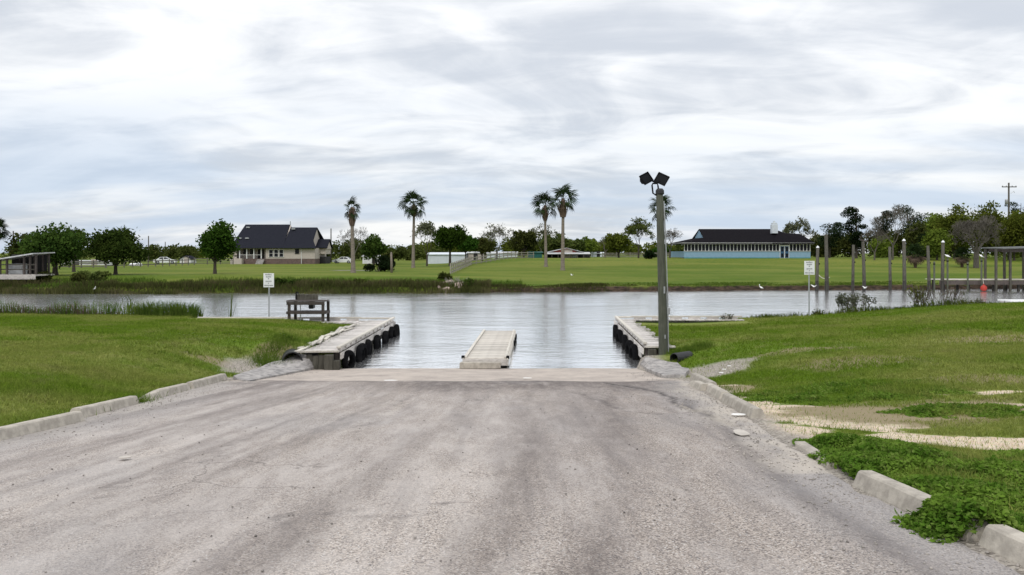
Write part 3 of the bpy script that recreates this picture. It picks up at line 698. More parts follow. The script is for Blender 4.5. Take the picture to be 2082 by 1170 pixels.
place('guide_strip', MB().box((0, 0, 0), (.03, 1.2, .10)).mesh('guide_strip', 'white_paint'), fl, (FW / 2 + .07, -FL / 2 + .75, .10))
blk = MB().box((0, 0, 0), (1.28, .42, .20), bev=.02).mesh('concrete_block', 'concrete'); noisy(blk, .01, 4, 4)
o = place('concrete_block', blk, None, (gx(977, 24.85), 24.72, .115), (-.08, 0, R(-1))); tag(o, 'long concrete block at the ramp end of the floating dock', 'block')
# tyres hung on the dock faces
prof = []
for k in range(13):
    a = math.pi * (k / 12); prof.append((.205 + .125 * (math.sin(a) ** .55), -.095 * math.cos(a)))
prof += [(.19, .075), (.185, 0), (.19, -.075)]
tm = MB().lathe(prof, 24, axis='x', closed=True).mesh('dock_tyre', 'rubber', True)
TG = 'old tyres hung as fenders on the docks'
def tyre(x, y, z, lab, rz=0, tilt=0, sc=1.):
    o = place('dock_tyre', tm, None, (x, y, z), (R(random.uniform(0, 360)), tilt, rz)); o.scale = (sc * 1.1, sc * 1.16, sc * 1.16); tag(o, lab, 'tyre', TG)
tyre(-5.19, 25.0, .22, 'black tyre hung first by the ramp, its open rim showing, on the L-shaped dock', R(-18), 0, .9)
for y, lab in ((26.6, 'second black tyre from the ramp end of the L-shaped dock'), (27.15, 'third black tyre from the ramp end, crowding the second on the L-shaped dock'), (28.45, 'fourth black tyre from the ramp end of the L-shaped dock'),
               (30.15, 'black tyre midway along the face of the L-shaped dock'), (31.9, 'black tyre hanging two before the outer end of the L-shaped dock'), (33.9, 'black tyre next to the last at the outer end of the L-shaped dock'), (35.1, 'last black tyre at the outer corner of the L-shaped dock')):
    tyre(-5.16 + .03 * math.sin(y * 5) + (.04 if y > 35 else 0), y, .16 - .008 * (y - 27), lab, R(random.uniform(-9, 9)), R(random.uniform(-5, 5)))
for y, lab in ((27.1, 'lowest black tyre at the ramp end of the dock by the floodlight pole'), (28.3, 'second black tyre from the ramp end of the dock by the floodlight pole'), (30.2, 'middle black tyre of the dock by the floodlight pole, pale sidewall edge showing'),
               (32.2, 'fourth black tyre out along the dock by the floodlight pole'), (34.4, 'outermost black tyre of the dock by the floodlight pole')):
    tyre(4.28 + .46 * (y - 25.55) / 10.75 - .15, y, .14, lab, R(random.uniform(-8, 8)), R(random.uniform(-5, 5)))

# ------------------------------------------------------------------ fish-cleaning table on the corner of the west dock
T = thing('cleaning_table', 'weathered timber fish cleaning table with a shelf, at the water edge', 'table', (-9.0, 34.75, .60))
for sx, sy in ((-.74, -.36), (.74, -.36), (-.66, .36), (.80, .36)):
    me = MB().box((0, 0, .45), (.11, .11, .90), bev=.008).mesh('leg', 'dark_timber'); place('leg', me, T, (sx, sy, 0))
for k in range(4): me = board(1.72, .19, .04, k); me.materials[0] = MATS['dark_timber']; place('top_board', me, T, (0, -.33 + k * .215, .945))
place('apron_board', MB().box((0, 0, 0), (1.66, .04, .14)).mesh('apron_board', 'dark_timber'), T, (0, -.445, .85))
for k in range(3): me = board(1.72, .22, .04, k); me.materials[0] = MATS['dark_timber']; place('shelf_board', me, T, (.02, -.28 + k * .25, .47))
place('shelf_rail', MB().box((0, 0, 0), (1.72, .04, .10)).mesh('shelf_rail', 'dark_timber'), T, (.02, -.45, .43))
for sx in (-.83, .85): place('side_rail', MB().box((0, 0, 0), (.05, .86, .10)).mesh('side_rail', 'dark_timber'), T, (sx, 0, .43))
place('sink_tub', MB().box((0, 0, 0), (.20, .34, .34), bev=.03).mesh('sink_tub', 'black_plastic'), T, (.13, .12, .75))
place('back_board', MB().box((0, 0, 0), (.98, .06, .24), bev=.01).mesh('back_board', 'piling_timber'), T, (-.16, .42, 1.08))
place('tap', MB().tube([(0, 0, 0), (0, 0, .30), (.03, 0, .34), (.12, 0, .30)], .03, 7).mesh('tap', 'black_metal'), T, (-.62, .30, .95))
place('drain_pipe', MB().tube([(0, 0, 0), (0, 0, .86)], .022, 7).mesh('drain_pipe', 'white_paint'), T, (-.34, 0, 0))
o = place('paper_scrap', MB().box((0, 0, 0), (.16, .12, .03), rz=.4).mesh('paper_scrap', 'litter'), None, (gx(657, 34.2), 34.2, .63)); tag(o, 'white scrap on the dock by the table leg', 'litter')

# ------------------------------------------------------------------ signs
def sign(p, lab, top, ps):
    """white board with six lines of weathered, unreadable print on a galvanised post"""
    t = thing('notice_sign', lab, 'sign', p, 0, 'white notice signs on the near bank'); h = top - p.z
    place('post', MB().tube([(0, 0, -.3), (0, 0, h - .04)], .032, 8).mesh('post', 'galvanised'), t)
    bd = place('sign_board', MB().box((0, 0, 0), (.48, .012, .64), bev=.004).mesh('sign_board', 'sign_white'), t, (0, -.045, h - .32))
    mb = MB(); rr = random.Random(3)
    for zc, w_, hh in ((.255, .30, .050), (.155, .25, .056), (.070, .065, .055), (-.045, .27, .056), (-.135, .045, .05), (-.235, .40, .050)):
        x = -w_ / 2; n = max(1, round(w_ / .047)); cw = w_ / n
        for k in range(n):          # worn letter shapes: two stems and a bar each
            x0 = -w_ / 2 + k * cw
            mb.box((x0 + cw * .16, -.0085, zc), (cw * .22, .004, hh)); mb.box((x0 + cw * .62, -.0085, zc), (cw * .22, .004, hh * rr.choice((1, 1, .5))))
            mb.box((x0 + cw * .39, -.0083, zc + hh * rr.choice((-.38, 0, .38))), (cw * .24, .0036, hh * .24))
    mb.build('lettering', 'ink', bd)
    for zz in (.25, -.25): place('bolt', MB().tube([(0, .0, 0), (0, -.012, 0)], .012, 8).mesh('bolt', 'galvanised'), bd, (0, -.006, zz + .045 * (1 if zz > 0 else -1)))
    return t
p = at(547, 648, 36.0); sign(Vector((p.x, 36.0, hz(p.x, 36.0))), 'white notice sign by the fish cleaning table', at(543, 556, 36).z, 0)
p = at(1645, 640, 36.6); sign(Vector((p.x, 36.6, hz(p.x, 36.6))), 'white notice sign in front of the boat lift pilings', at(1644, 531, 36.6).z, 0)

# ------------------------------------------------------------------ floodlight pole
LP = Vector((4.84, 25.15, hz(4.84, 25.15)))
t = thing('floodlight_pole', 'tall weathered timber pole topped by two black floodlights', 'light pole', LP)
Ht = 5.60 - LP.z
m = MB().tube([(0, 0, -.4), (0, 0, 0), (-.03, 0, Ht * .35), (-.085, 0, Ht * .7), (-.13, 0, Ht)], [.152, .150, .138, .124, .110], 14).mesh('pole', 'pole_timber', True); noisy(m, .012, 2.5, 2); place('pole', m, t)
place('conduit', MB().tube([(.15, -.06, .1), (.125, -.06, Ht * .35), (.06, -.06, Ht * .7), (0.0, -.06, Ht - .3)], .022, 7).mesh('conduit', 'galvanised'), t)
place('switch_box', MB().box((0, 0, 0), (.10, .10, .22), bev=.01).mesh('switch_box', 'galvanised'), t, (.15, -.04, at(1346, 632, 25.15).z - LP.z))
place('pole_cap', MB().lathe([(.001, .07), (.09, .06), (.135, 0), (.14, -.10), (.12, -.13)], 14).mesh('pole_cap', 'black_plastic'), t, (-.115, 0, Ht + .04))
place('bracket', MB().tube([(-.12, -.02, Ht - .10), (-.26, -.03, Ht - .10), (-.34, -.03, Ht - .05), (-.37, -.03, Ht + .20), (-.35, -.03, Ht + .26), (-.20, -.03, Ht + .26), (-.18, -.03, Ht + .18), (-.15, -.03, Ht - .03)], .026, 8).mesh('bracket', 'black_metal'), t)
place('cross_arm', MB().tube([(-.10, -.03, Ht + .33), (-.24, -.03, Ht + .27), (-.42, -.03, Ht + .38)], .026, 8).mesh('cross_arm', 'black_metal'), t)
def flood(loc, rot):
    h = place('floodlight', MB().add([(-.17, -.14, 0), (.17, -.14, 0), (.17, .14, 0), (-.17, .14, 0), (-.10, -.07, -.17), (.10, -.07, -.17), (.10, .07, -.17), (-.10, .07, -.17)],
        [(0, 1, 2, 3), (7, 6, 5, 4), (0, 4, 5, 1), (1, 5, 6, 2), (2, 6, 7, 3), (3, 7, 4, 0)]).mesh('floodlight', 'black_metal'), t, loc, rot)
    h.scale = (1.06,) * 3; fr = MB()
    for c, d in (((0, -.15, .01), (.37, .025, .05)), ((0, .15, .01), (.37, .025, .05)), ((-.175, 0, .01), (.025, .275, .05)), ((.175, 0, .01), (.025, .275, .05))): fr.box(c, d)
    fr.build('face_frame', 'black_metal', h); MB().box((0, 0, .008), (.32, .27, .01)).build('lens', 'lens_glass', h)
    fi = MB()
    for k in range(5): fi.box((-.08 + k * .04, 0, -.185), (.008, .12, .05))
    fi.build('cooling_fins', 'black_metal', h)
flood((-.56, -.05, Ht + .42), (R(66), R(-24), R(34)))
flood((-.06, -.03, Ht + .40), (R(72), R(26), R(-28)))
place('nail_tag', MB().box((0, 0, 0), (.05, .01, .22)).mesh('nail_tag', 'galvanised'), t, (.0, -.155, at(1346, 590, 25).z - LP.z))
place('nail_tag', MB().box((0, 0, 0), (.04, .01, .12)).mesh('nail_tag', 'galvanised'), t, (.02, -.165, at(1346, 685, 25).z - LP.z))

# ------------------------------------------------------------------ drain pipes in the banks
def culvert(p, d, rad, L, lab, ribs):
    t = thing('drain_pipe', lab, 'pipe', p, math.atan2(d[1], d[0])); prof = []
    n = 28 if ribs else 6
    for i in range(n + 1): prof.append((rad * (1 + (.06 * (i % 2) if ribs else 0)), L * i / n))
    inner = [(rad * .9, L), (rad * .9, 0)]
    m = MB().lathe(prof + inner, 20, axis='x', closed=True).mesh('pipe_shell', 'black_plastic', False); place('pipe_shell', m, t)
p = ground(592, 741); culvert(Vector((p.x + .05, p.y - .05, p.z + .06)), (-.30, .95), .31, 1.2, 'black plastic drain pipe mouth in the grass beside the L-shaped dock', False)
p = ground(1377, 735); culvert(Vector((p.x - .12, p.y - .1, p.z + .08)), (.62, .55), .16, .8, 'black ribbed drain pipe in the grass behind the floodlight pole', True)

# ------------------------------------------------------------------ litter on the paving and the lawn
def scrap(px, row, w, d, lab, cat='litter', mat='litter'):
    g_ = ground(px, row); bm = MB(); n = 9
    ring = [(w / 2 * math.cos(2 * math.pi * k / n) * random.uniform(.8, 1.1), d / 2 * math.sin(2 * math.pi * k / n) * random.uniform(.8, 1.1), 0) for k in range(n)]
    bm.prism(ring, (0, 0, .007)); z = max(g_.z, float(zroad(g_.y)) + .02 if xleft(g_.y) < g_.x < xright(g_.y) else g_.z)
    tag(bm.build('flat_scrap', mat, None, (g_.x, g_.y, z + .004)), lab, cat)
scrap(253, 946, .13, .13, 'pale flat scrap lying alone on the asphalt', mat='scrap_beige')
scrap(793, 781, .36, .12, 'white flat scrap on the dark seam of the ramp, in front of the L-shaped dock')
scrap(1072, 776, .28, .10, 'white flat scrap on the dark seam beyond the floating dock')
scrap(1500, 853, .26, .14, 'white flat scrap at the end of the stop beside the sand')
scrap(1473, 752, .16, .12, 'white scrap in the grass touching the gravel wash')
scrap(1483, 745, .13, .10, 'small white scrap in the grass, uppermost of three')
scrap(1467, 759, .16, .12, 'white scrap in the grass, lowest of three by the gravel wash')
scrap(1506, 893, .22, .40, 'pale flat piece of broken concrete on the asphalt by the dark seam', 'rubble', 'scrap_beige')

# loose stones on the paving
def scatter_stones(name, n, fx, smin, smax, mat='pebble'):
    V, F = [], []
    b = np.array([(1, 0, 0), (-1, 0, 0), (0, 1, 0), (0, -1, 0), (0, 0, .7), (0, 0, -.5)], float)
    f = np.array([(0, 2, 4), (2, 1, 4), (1, 3, 4), (3, 0, 4), (2, 0, 5), (1, 2, 5), (3, 1, 5), (0, 3, 5)])
    x, y = fx(n); z = np.where((x > xleft(y) + .1) & (x < xright(y) - .1), zroad(y) + .004, H(x, y))
    s_ = smin * (smax / smin) ** (rng.random(n) ** 2.2); a = rng.random(n) * 6.28
    for i in range(n):
        q = b * s_[i] * rng.uniform(.6, 1.2, (6, 3)); c, s2 = math.cos(a[i]), math.sin(a[i])
        V.append(np.stack([q[:, 0] * c - q[:, 1] * s2 + x[i], q[:, 0] * s2 + q[:, 1] * c + y[i], q[:, 2] + z[i]], 1)); F.append(f + 6 * i)
    return tag(mesh_np(name, np.concatenate(V), np.concatenate(F), mat), kind='stuff')
def on_road(n):
    y = 3.2 + 16 * rng.random(n) ** 1.5; x = xleft(y) + (xright(y) - xleft(y)) * rng.random(n); return x, y
def by_edges(n):
    y = 4 + 19 * rng.random(n); side = rng.random(n) < .65
    x = np.where(side, xright(y) + rng.normal(-.25, .40, n), xleft(y) + rng.normal(.3, .3, n)); return x, y
scatter_stones('loose_gravel', 1500, on_road, .005, .018)
scatter_stones('edge_gravel', 5200, by_edges, .006, .022, 'edge_stone')
# ------------------------------------------------------------------ near vegetation
def unit(n, up=0.):
    d = rng.normal(size=(n, 3)); d[:, 2] += up; return d / np.linalg.norm(d, axis=1, keepdims=True)
def blades(name, x, y, z, h, w, lean, mat, kind='stuff', parent=None, seg2=False):
    n = len(x); a = rng.random(n) * 6.283; dx, dy = np.cos(a), np.sin(a); b = rng.random(n) * 6.283
    base = np.stack([x, y, z - .01], 1); side = np.stack([dx, dy, 0 * dx], 1) * (w / 2)[:, None]
    tip = base + np.stack([np.cos(b) * lean * h, np.sin(b) * lean * h, h], 1)
    if not seg2:
        V = np.stack([base - side, base + side, tip], 1).reshape(-1, 3); F = np.arange(3 * n).reshape(n, 3)
    else:
        mid = base + (tip - base) * .55; mid[:, 2] += h * .12; bend = np.stack([np.cos(b), np.sin(b), -.35 + 0 * b], 1) * (h * lean * .7)[:, None]
        V = np.stack([base - side, base + side, mid - side * .7, mid + side * .7, tip + bend], 1).reshape(-1, 3); k = np.arange(n)[:, None] * 5
        F = [np.concatenate([k + 0, k + 1, k + 3, k + 2], 1), np.concatenate([k + 2, k + 3, k + 4], 1)]
    o = mesh_np(name, V, F, mat, parent)
    return tag(o, kind=kind) if kind else o
def lawn_points(n, y0, y1):
    y = np.sqrt(y0 ** 2 + (y1 ** 2 - y0 ** 2) * rng.random(n)); x = (rng.random(n) * 2 - 1) * (.70 * y + 3.5)
    return x, y
GXs, GYs, GHs, GWs = [], [], [], []
for n, y0, y1, w, hh in ((400000, 3.0, 13, .009, .065), (390000, 13, 22, .013, .075), (370000, 22, 37.6, .022, .085)):
    x, y = lawn_points(n, y0, y1); k = (x < xleft(y) - .15) | (x > xright(y) + .12); k &= ~((y > 24.3) & (x > -6.45) & (x < 5.0)) & ~((y > 34.2) & (x > -14.3) & (x < 10.6))
    x, y = x[k], y[k]; sa, dr, lu, gr = masks(x, y); z = H(x, y); pr = (1 - .90 * sstep(.25, .6, sa * (1 - lu) + .8 * (fbm(x * 1.4, y * 1.9, 133, 4) - .5))) * (1 - .55 * dr) * (1 - .96 * sstep(.2, .6, gr)) * (z > .2)
    k = rng.random(len(x)) < pr; x, y, lu = x[k], y[k], lu[k]
    GXs.append(x); GYs.append(y); GHs.append(hh * rng.uniform(.5, 1.25, len(x)) * (1 + .7 * lu) * (.75 + .5 * fbm(x * .5, y * .5, 131, 3))); GWs.append(np.full(len(x), w) * rng.uniform(.7, 1.3, len(x)))
x, y = np.concatenate(GXs), np.concatenate(GYs)
blades('lawn_grass', x, y, H(x, y), np.concatenate(GHs), np.concatenate(GWs), rng.uniform(.2, .9, len(x)), 'grass_blade')
# a shaggier fringe where the lawn meets stops, docks and pipes
def fringe(n, P, spread, h, name='fringe_grass', mat='leaf_weed', w=.012):
    X, Y = [], []
    for (a, b) in zip(P[:-1], P[1:]):
        k = rng.random(n); X.append(a[0] + (b[0] - a[0]) * k + rng.normal(0, spread, n)); Y.append(a[1] + (b[1] - a[1]) * k + rng.normal(0, spread, n))
    x, y = np.concatenate(X), np.concatenate(Y); z = H(x, y); k = z > .2; x, y, z = x[k], y[k], z[k]
    return x, y, z, h * rng.uniform(.4, 1.25, len(x)), np.full(len(x), w), rng.uniform(.2, .8, len(x))
fr = [fringe(900, [(-6.95, 9.5), (-7.2, 14.4), (-7.35, 17.5), (-7.65, 20)], .13, .13), fringe(500, [(-7.05, 14.6), (-7.05, 15.2)], .14, .16), fringe(1500, [(-6.75, 24.7), (-6.75, 29), (-7.1, 32)], .18, .20),
      fringe(1100, [(-6.9, 24.0), (-7.6, 23.6), (-7.4, 24.8), (-7.2, 25.2)], .20, .17), fringe(1200, [(5.2, 25.6), (5.25, 30), (5.35, 35)], .14, .13), fringe(1500, [(5.05, 25.0), (5.7, 25.1), (6.3, 25.4)], .16, .17),
      fringe(700, [(-14.0, 34.0), (-7.2, 34.0)], .12, .10), fringe(500, [(5.2, 35.5), (10.4, 35.6)], .12, .10), fringe(500, [(4.6, 15.0), (4.9, 20)], .16, .12)]
A = [np.concatenate([f[i] for f in fr]) for i in range(6)]
blades('fringe_grass', *A, 'leaf_weed')
# leafy clover weeds: thick low mats of small leaves over the sand and over the stops
def weeds(n):
    X, Y, E = [], [], []
    for (px, row, rx, ry), k in zip(LUSH, (.40, .10, .13, .06, .08, .12, .11, 0, 0)):
        m = int(n * k); g_ = ground(px, row); a = rng.random(m) * 6.283; r_ = rng.random(m) ** .62 * (1 + .16 * np.sin(a * 5) + .12 * np.sin(a * 9 + 1)) * 1.08; E.append(1.08 - r_)
        X.append(g_.x + rx * 1.05 * r_ * np.cos(a)); Y.append(g_.y + ry * 1.05 * r_ * np.sin(a))
    spill = ground(1962, 1075); m = int(n * .20); X.append(spill.x + .12 + rng.normal(0, .16, m)); Y.append(spill.y + rng.normal(-.05, .13, m)); E.append(np.full(m, .6))
    return np.concatenate(X), np.concatenate(Y), np.concatenate(E)
x, y, ew = weeds(34000)
gro = fbm(x * 1.6, y * 1.6, 141, 4); k = (x > xright(y) + np.where((y > 6.05) & (y < 7.7), .27, .06) + .3 * (gro - .5)) | ((y < 6.1) & (y > 5.35) & (x > 3.0)); k &= (gro > .34) & ((y < 11) | (rng.random(len(x)) < .42))
x, y, gro, ew = x[k], y[k], gro[k], ew[k]; far_ = y > 11; zg = np.maximum(H(x, y), np.where(x < 3.45, zroad(y), -9)) + .15 * np.exp(-((x - 3.38) / .16) ** 2) * (y < 6.15)
V, F = [], []; nst = len(x); hh = (.04 + .105 * sstep(.35, .7, gro)) * np.where((y < 6.5) & (x < 3.7), 1.1, 1.0) * (.28 + .72 * sstep(.05, .5, ew))
per = 12; tot = nst * per; ii = np.repeat(np.arange(nst), per)
hz_ = hh[ii] * np.where(far_[ii], .6, 1.0) * rng.uniform(.25, 1.15, tot); sp = .05 + .05 * rng.random(tot); aa = rng.random(tot) * 6.283
cx_ = x[ii] + np.cos(aa) * sp; cy_ = y[ii] + np.sin(aa) * sp; cz_ = zg[ii] + hz_
nrm = unit(tot, 1.3); u_ = np.cross(nrm, unit(tot)); u_ /= np.linalg.norm(u_, axis=1, keepdims=True); w_ = np.cross(nrm, u_)
ls = np.where(far_[ii], .022, .017)[:, None] * rng.uniform(.45, 1.5, (tot, 1)); c = np.stack([cx_, cy_, cz_], 1)
V = np.stack([c - u_ * ls * 1.3, c + w_ * ls * .75, c + u_ * ls * 1.3, c - w_ * ls * .75], 1).reshape(-1, 3)
tag(mesh_np('clover_weeds', V, np.arange(tot * 4).reshape(-1, 4), 'leaf_weed'), kind='stuff')
k = rng.random(len(x)) < .45
blades('weed_blades', x[k] + rng.normal(0, .05, k.sum()), y[k] + rng.normal(0, .05, k.sum()), zg[k], hh[k] * rng.uniform(.8, 2.0, k.sum()), np.full(k.sum(), .008), rng.uniform(.2, .8, k.sum()), 'leaf_weed')
# dead stalks among the weeds and rank tufts in the mown lawn
k = rng.random(len(x)) < .05
blades('dead_stalks', x[k], y[k], zg[k], hh[k] * rng.uniform(1.0, 2.0, k.sum()), np.full(k.sum(), .006), rng.uniform(.2, .9, k.sum()), 'reed_dry')
tx, ty = lawn_points(5200, 6, 34); k = ((tx < xleft(ty) - .4) | (tx > xright(ty) + .4)) & ~((ty > 24) & (tx > -6.8) & (tx < 5.3)) & (fbm(tx * .35, ty * .35, 191, 3) > .5); tx, ty = tx[k], ty[k]; sa, dr_, lu, gr = masks(tx, ty); k = (sa < .4) & (gr < .3); tx, ty = tx[k], ty[k]
q = 16; bx_ = np.repeat(tx, q) + rng.normal(0, .07, len(tx) * q); by_ = np.repeat(ty, q) + rng.normal(0, .07, len(tx) * q); th = np.repeat(rng.uniform(.07, .16, len(tx)), q)
blades('lawn_tufts', bx_, by_, H(bx_, by_), th * rng.uniform(.5, 1.2, len(bx_)), .008 + .0005 * by_, rng.uniform(.3, 1.0, len(bx_)), 'grass_blade', seg2=True)
# small white flowers in the lawn
for c, n_, sx, sy in ((ground(480, 692), 46, 1.4, .9), (ground(415, 690), 16, .8, .5)):
    pass
fx = np.concatenate([ground(495, 693).x + rng.normal(0, 1.0, 46), ground(360, 780).x + rng.normal(0, .25, 2), rng.uniform(6, 22, 14)]); fy = np.concatenate([ground(495, 693).y + rng.normal(0, .5, 46), ground(360, 780).y + rng.normal(0, .3, 2), rng.uniform(18, 34, 14)])
fz = H(fx, fy) + .09; n = len(fx); q = np.array([(-1, -1, 0), (1, -1, .3), (1, 1, 0), (-1, 1, -.3)]) * .022
tag(mesh_np('clover_flowers', (np.stack([fx, fy, fz], 1)[:, None] + q[None]).reshape(-1, 3), np.arange(n * 4).reshape(-1, 4), 'litter'), kind='stuff')
# reeds and tall grass along the near bank
def bank_reeds(name, x0, x1, y0, y1, n, h0, h1, w, mat, seed, thr=.38, lean=.35):
    x = rng.uniform(x0, x1, n); y = rng.uniform(y0, y1, n); d = fbm(x * .55, y * .55, seed, 3); k = d > thr; x, y, d = x[k], y[k], d[k]
    z = np.maximum(H(x, y), -.25); h = (h0 + (h1 - h0) * sstep(thr, .7, d)) * rng.uniform(.5, 1.2, len(x))
    blades(name, x, y, z, h, np.full(len(x), w), rng.uniform(.05, lean, len(x)), mat, seg2=True)
bank_reeds('reeds', -29, -18.0, 36.0, 37.6, 3200, .22, .58, .022, 'reed_dry', 151, .36)
bank_reeds('reeds', -27, -13.0, 36.0, 37.3, 2800, .25, .70, .024, 'reed_green', 155, .40)
bank_reeds('reeds', -17.6, -14.0, 35.9, 36.9, 1300, .25, .78, .026, 'reed_green', 157, .28, .4)
bank_reeds('reeds', -14.8, -10.2, 35.75, 36.5, 2000, .18, .60, .024, 'reed_green', 158, .25, .6)
bank_reeds('reeds', 10.6, 26, 36.7, 37.5, 3600, .14, .34, .026, 'reed_green', 159, .36)
x = np.array([-18.2, -18.0, -17.9, -13.2]); bank = np.full(4, 37.0)
blades('tall_reed', np.repeat(x, 7) + rng.normal(0, .06, 28), np.repeat(bank, 7), np.full(28, .3), rng.uniform(.9, 1.9, 28), np.full(28, .04), rng.uniform(.1, .45, 28), 'reed_green', seg2=True)

def leaves_on(pts, size, up=.4, jitter=.0, aspect=.6):
    n = len(pts); nrm = unit(n, up); u_ = np.cross(nrm, unit(n)); u_ /= np.linalg.norm(u_, axis=1, keepdims=True) + 1e-9; w_ = np.cross(nrm, u_)
    s_ = size * rng.uniform(.55, 1.35, (n, 1)); c = pts + rng.normal(0, jitter, (n, 3)) if jitter else pts
    V = np.stack([c - u_ * s_, c + w_ * s_ * aspect, c + u_ * s_, c - w_ * s_ * aspect], 1).reshape(-1, 3)
    return V, np.arange(n * 4).reshape(-1, 4)
def grow(p, d, L, r, depth, mb, tips, spread=.7, ratio=.72, nb=3, up=.12, sides=5, minr=.008):
    q = p; pts = [p]; rad = [r]; dd = Vector(d).normalized()
    for i in range(3):
        dd = (dd + Vector((random.gauss(0, .12), random.gauss(0, .12), random.gauss(0, .08) + up * .3))).normalized(); q = q + dd * (L / 3); pts.append(q); rad.append(max(minr, r * (1 - .12 * (i + 1))))
    mb.tube(pts, rad, max(3, sides), cap=False)
    if depth == 0: tips.append(q); tips.append(pts[2]); return
    for k in range(nb):
        ax = dd.orthogonal().normalized(); ax.rotate(Matrix.Rotation(2 * math.pi * (k + random.random() * .7) / nb, 3, dd))
        nd = (dd + ax * random.uniform(.5, 1.25) * spread + Vector((0, 0, up))).normalized()
        grow(pts[-1] if k else q, nd, L * ratio * random.uniform(.75, 1.15), max(minr, rad[-1] * .66), depth - 1, mb, tips, spread, ratio, nb, up, sides - 1, minr)
def shrub(px, row, y, wpx, hpx, lab, leaf, n, name='bank_shrub', cat='shrub', lsize=.045, sparse=False):
    g_ = Vector((gx(px, y), y, hz(gx(px, y), y))); t = thing(name, lab, cat, g_); w = wpx / FP * y; h = hpx / FP * y
    mb = MB(); tips = []
    for k in range(16 if sparse else 10):
        a = random.random() * 6.28; o_ = Vector((random.uniform(-.4, .4) * w, random.uniform(-.15, .15), -.05))
        mb2 = []; grow(o_, Vector((math.cos(a) * .35, math.sin(a) * .35, 1)), h * .42, .022, 2, mb, tips, .55, .72, 2, .25, 4, .012)
    mb.build('stems', 'twig', t)
    if n:
        sv = np.array([tuple(q_) for q_ in mb.v]); sv = sv[rng.integers(0, len(sv), n)]; P = sv + rng.normal(0, .07, (n, 3)); P[:, 2] = np.maximum(P[:, 2], .02); V, F = leaves_on(P, lsize); mesh_np('foliage', V, F, leaf, t)
    return t
shrub(1735, 638, 37.0, 70, 42, 'pale leafy shrub on the bank between the sign and the twiggy bush', 'leaf_grey', 900, lsize=.06)
shrub(1664, 640, 36.9, 26, 18, 'low dark green bush at the foot of the sign post by the pilings', 'leaf_olive', 500)
shrub(1900, 628, 37.2, 100, 60, 'tall twiggy bush with few leaves on the bank under the wooden pier', 'leaf_olive', 90, sparse=True)
shrub(1875, 628, 37.2, 46, 62, 'yellow green willowy bush standing against the pilings', 'leaf_spring', 420, lsize=.05)
shrub(1960, 622, 37.2, 90, 30, 'low brushy thicket where the lawn hides the water', 'leaf_pale', 420)
shrub(1477, 648, 36.2, 12, 26, 'small single leafy weed at the end of the timber bulkhead', 'leaf_grey', 130)
shrub(560, 655, 35.9, 44, 20, 'tuft of green weeds at the foot of the sign by the table', 'leaf_weed', 420)
# ------------------------------------------------------------------ trees across the river
def crown_pts(n, W_, D_, H_, lobes, flat=.55, seed=None):
    """points on the shells of a heap of uneven leaf lobes filling an ellipsoidal crown (base at z=0)"""
    k = lobes; c = unit(k) * (rng.random((k, 1)) ** (1 / 2.2)); c[:, 2] = np.abs(c[:, 2]) * 1.0 - .38
    c = c * np.array([W_ / 2 * .72, D_ / 2 * .72, H_ / 2 * .85]); r_ = rng.uniform(.17, .50, k) * min(W_, H_ * 1.15) * .62
    wt = r_ ** 2 / (r_ ** 2).sum(); i = rng.choice(k, n, p=wt); d = unit(n, .25); rr = r_[i] * (rng.random(n) ** .30) * (1 + .16 * rng.normal(size=n))
    P = c[i] + d * rr[:, None] * np.array([1.1, 1.1, .8]); P[:, 2] += H_ / 2
    keep = P[:, 2] > .04 * H_ * rng.random(n); P = P[keep]
    lo, hi = P.min(0), P.max(0); s_ = np.array([W_ / (hi[0] - lo[0]), D_ / (hi[1] - lo[1]), H_ / (hi[2] - lo[2])]); P = (P - lo) * s_; P[:, 0] -= W_ / 2; P[:, 1] -= D_ / 2
    return P, c + np.array([0, 0, H_ / 2])
def tree(px, row, y, wpx, toprow, lab, leaf='leaf_oak', name='oak_tree', clear=.28, n=5200, lobes=15, lsz=.17, bark='bark', dpx=None, group=None, rt=.17, lean=0.):
    x = gx(px, y); z = hz(x, y); t = thing(name, lab, 'tree', (x, y, z), 0, group); h = at(px, toprow, y).z - z; w = wpx / FP * y; D_ = (dpx or wpx * .9) / FP * y
    hc = h * clear; mb = MB(); P, lc = crown_pts(n, w, D_, h - hc, lobes); fork = Vector((lean * .5, 0, max(hc * .9, .8)))
    mb.tube([(0, 0, -.3), (0, 0, .05), (lean * .25, 0, fork.z * .5), fork], [rt * 1.7, rt * 1.35, rt * 1.05, rt * .95], 8)
    for c in lc[:9]:
        e = Vector(c) * .9 + Vector((0, 0, hc)); m_ = fork.lerp(e, .5) + Vector((random.gauss(0, .2), random.gauss(0, .2), .25)); mb.tube([fork, m_, e], [rt * .6, rt * .34, rt * .08], 5, cap=False)
    mb.build('trunk', bark, t); P[:, 2] += hc; P[:, 0] += lean; V, F = leaves_on(P, lsz); mesh_np('crown', V, F, leaf, t); return t
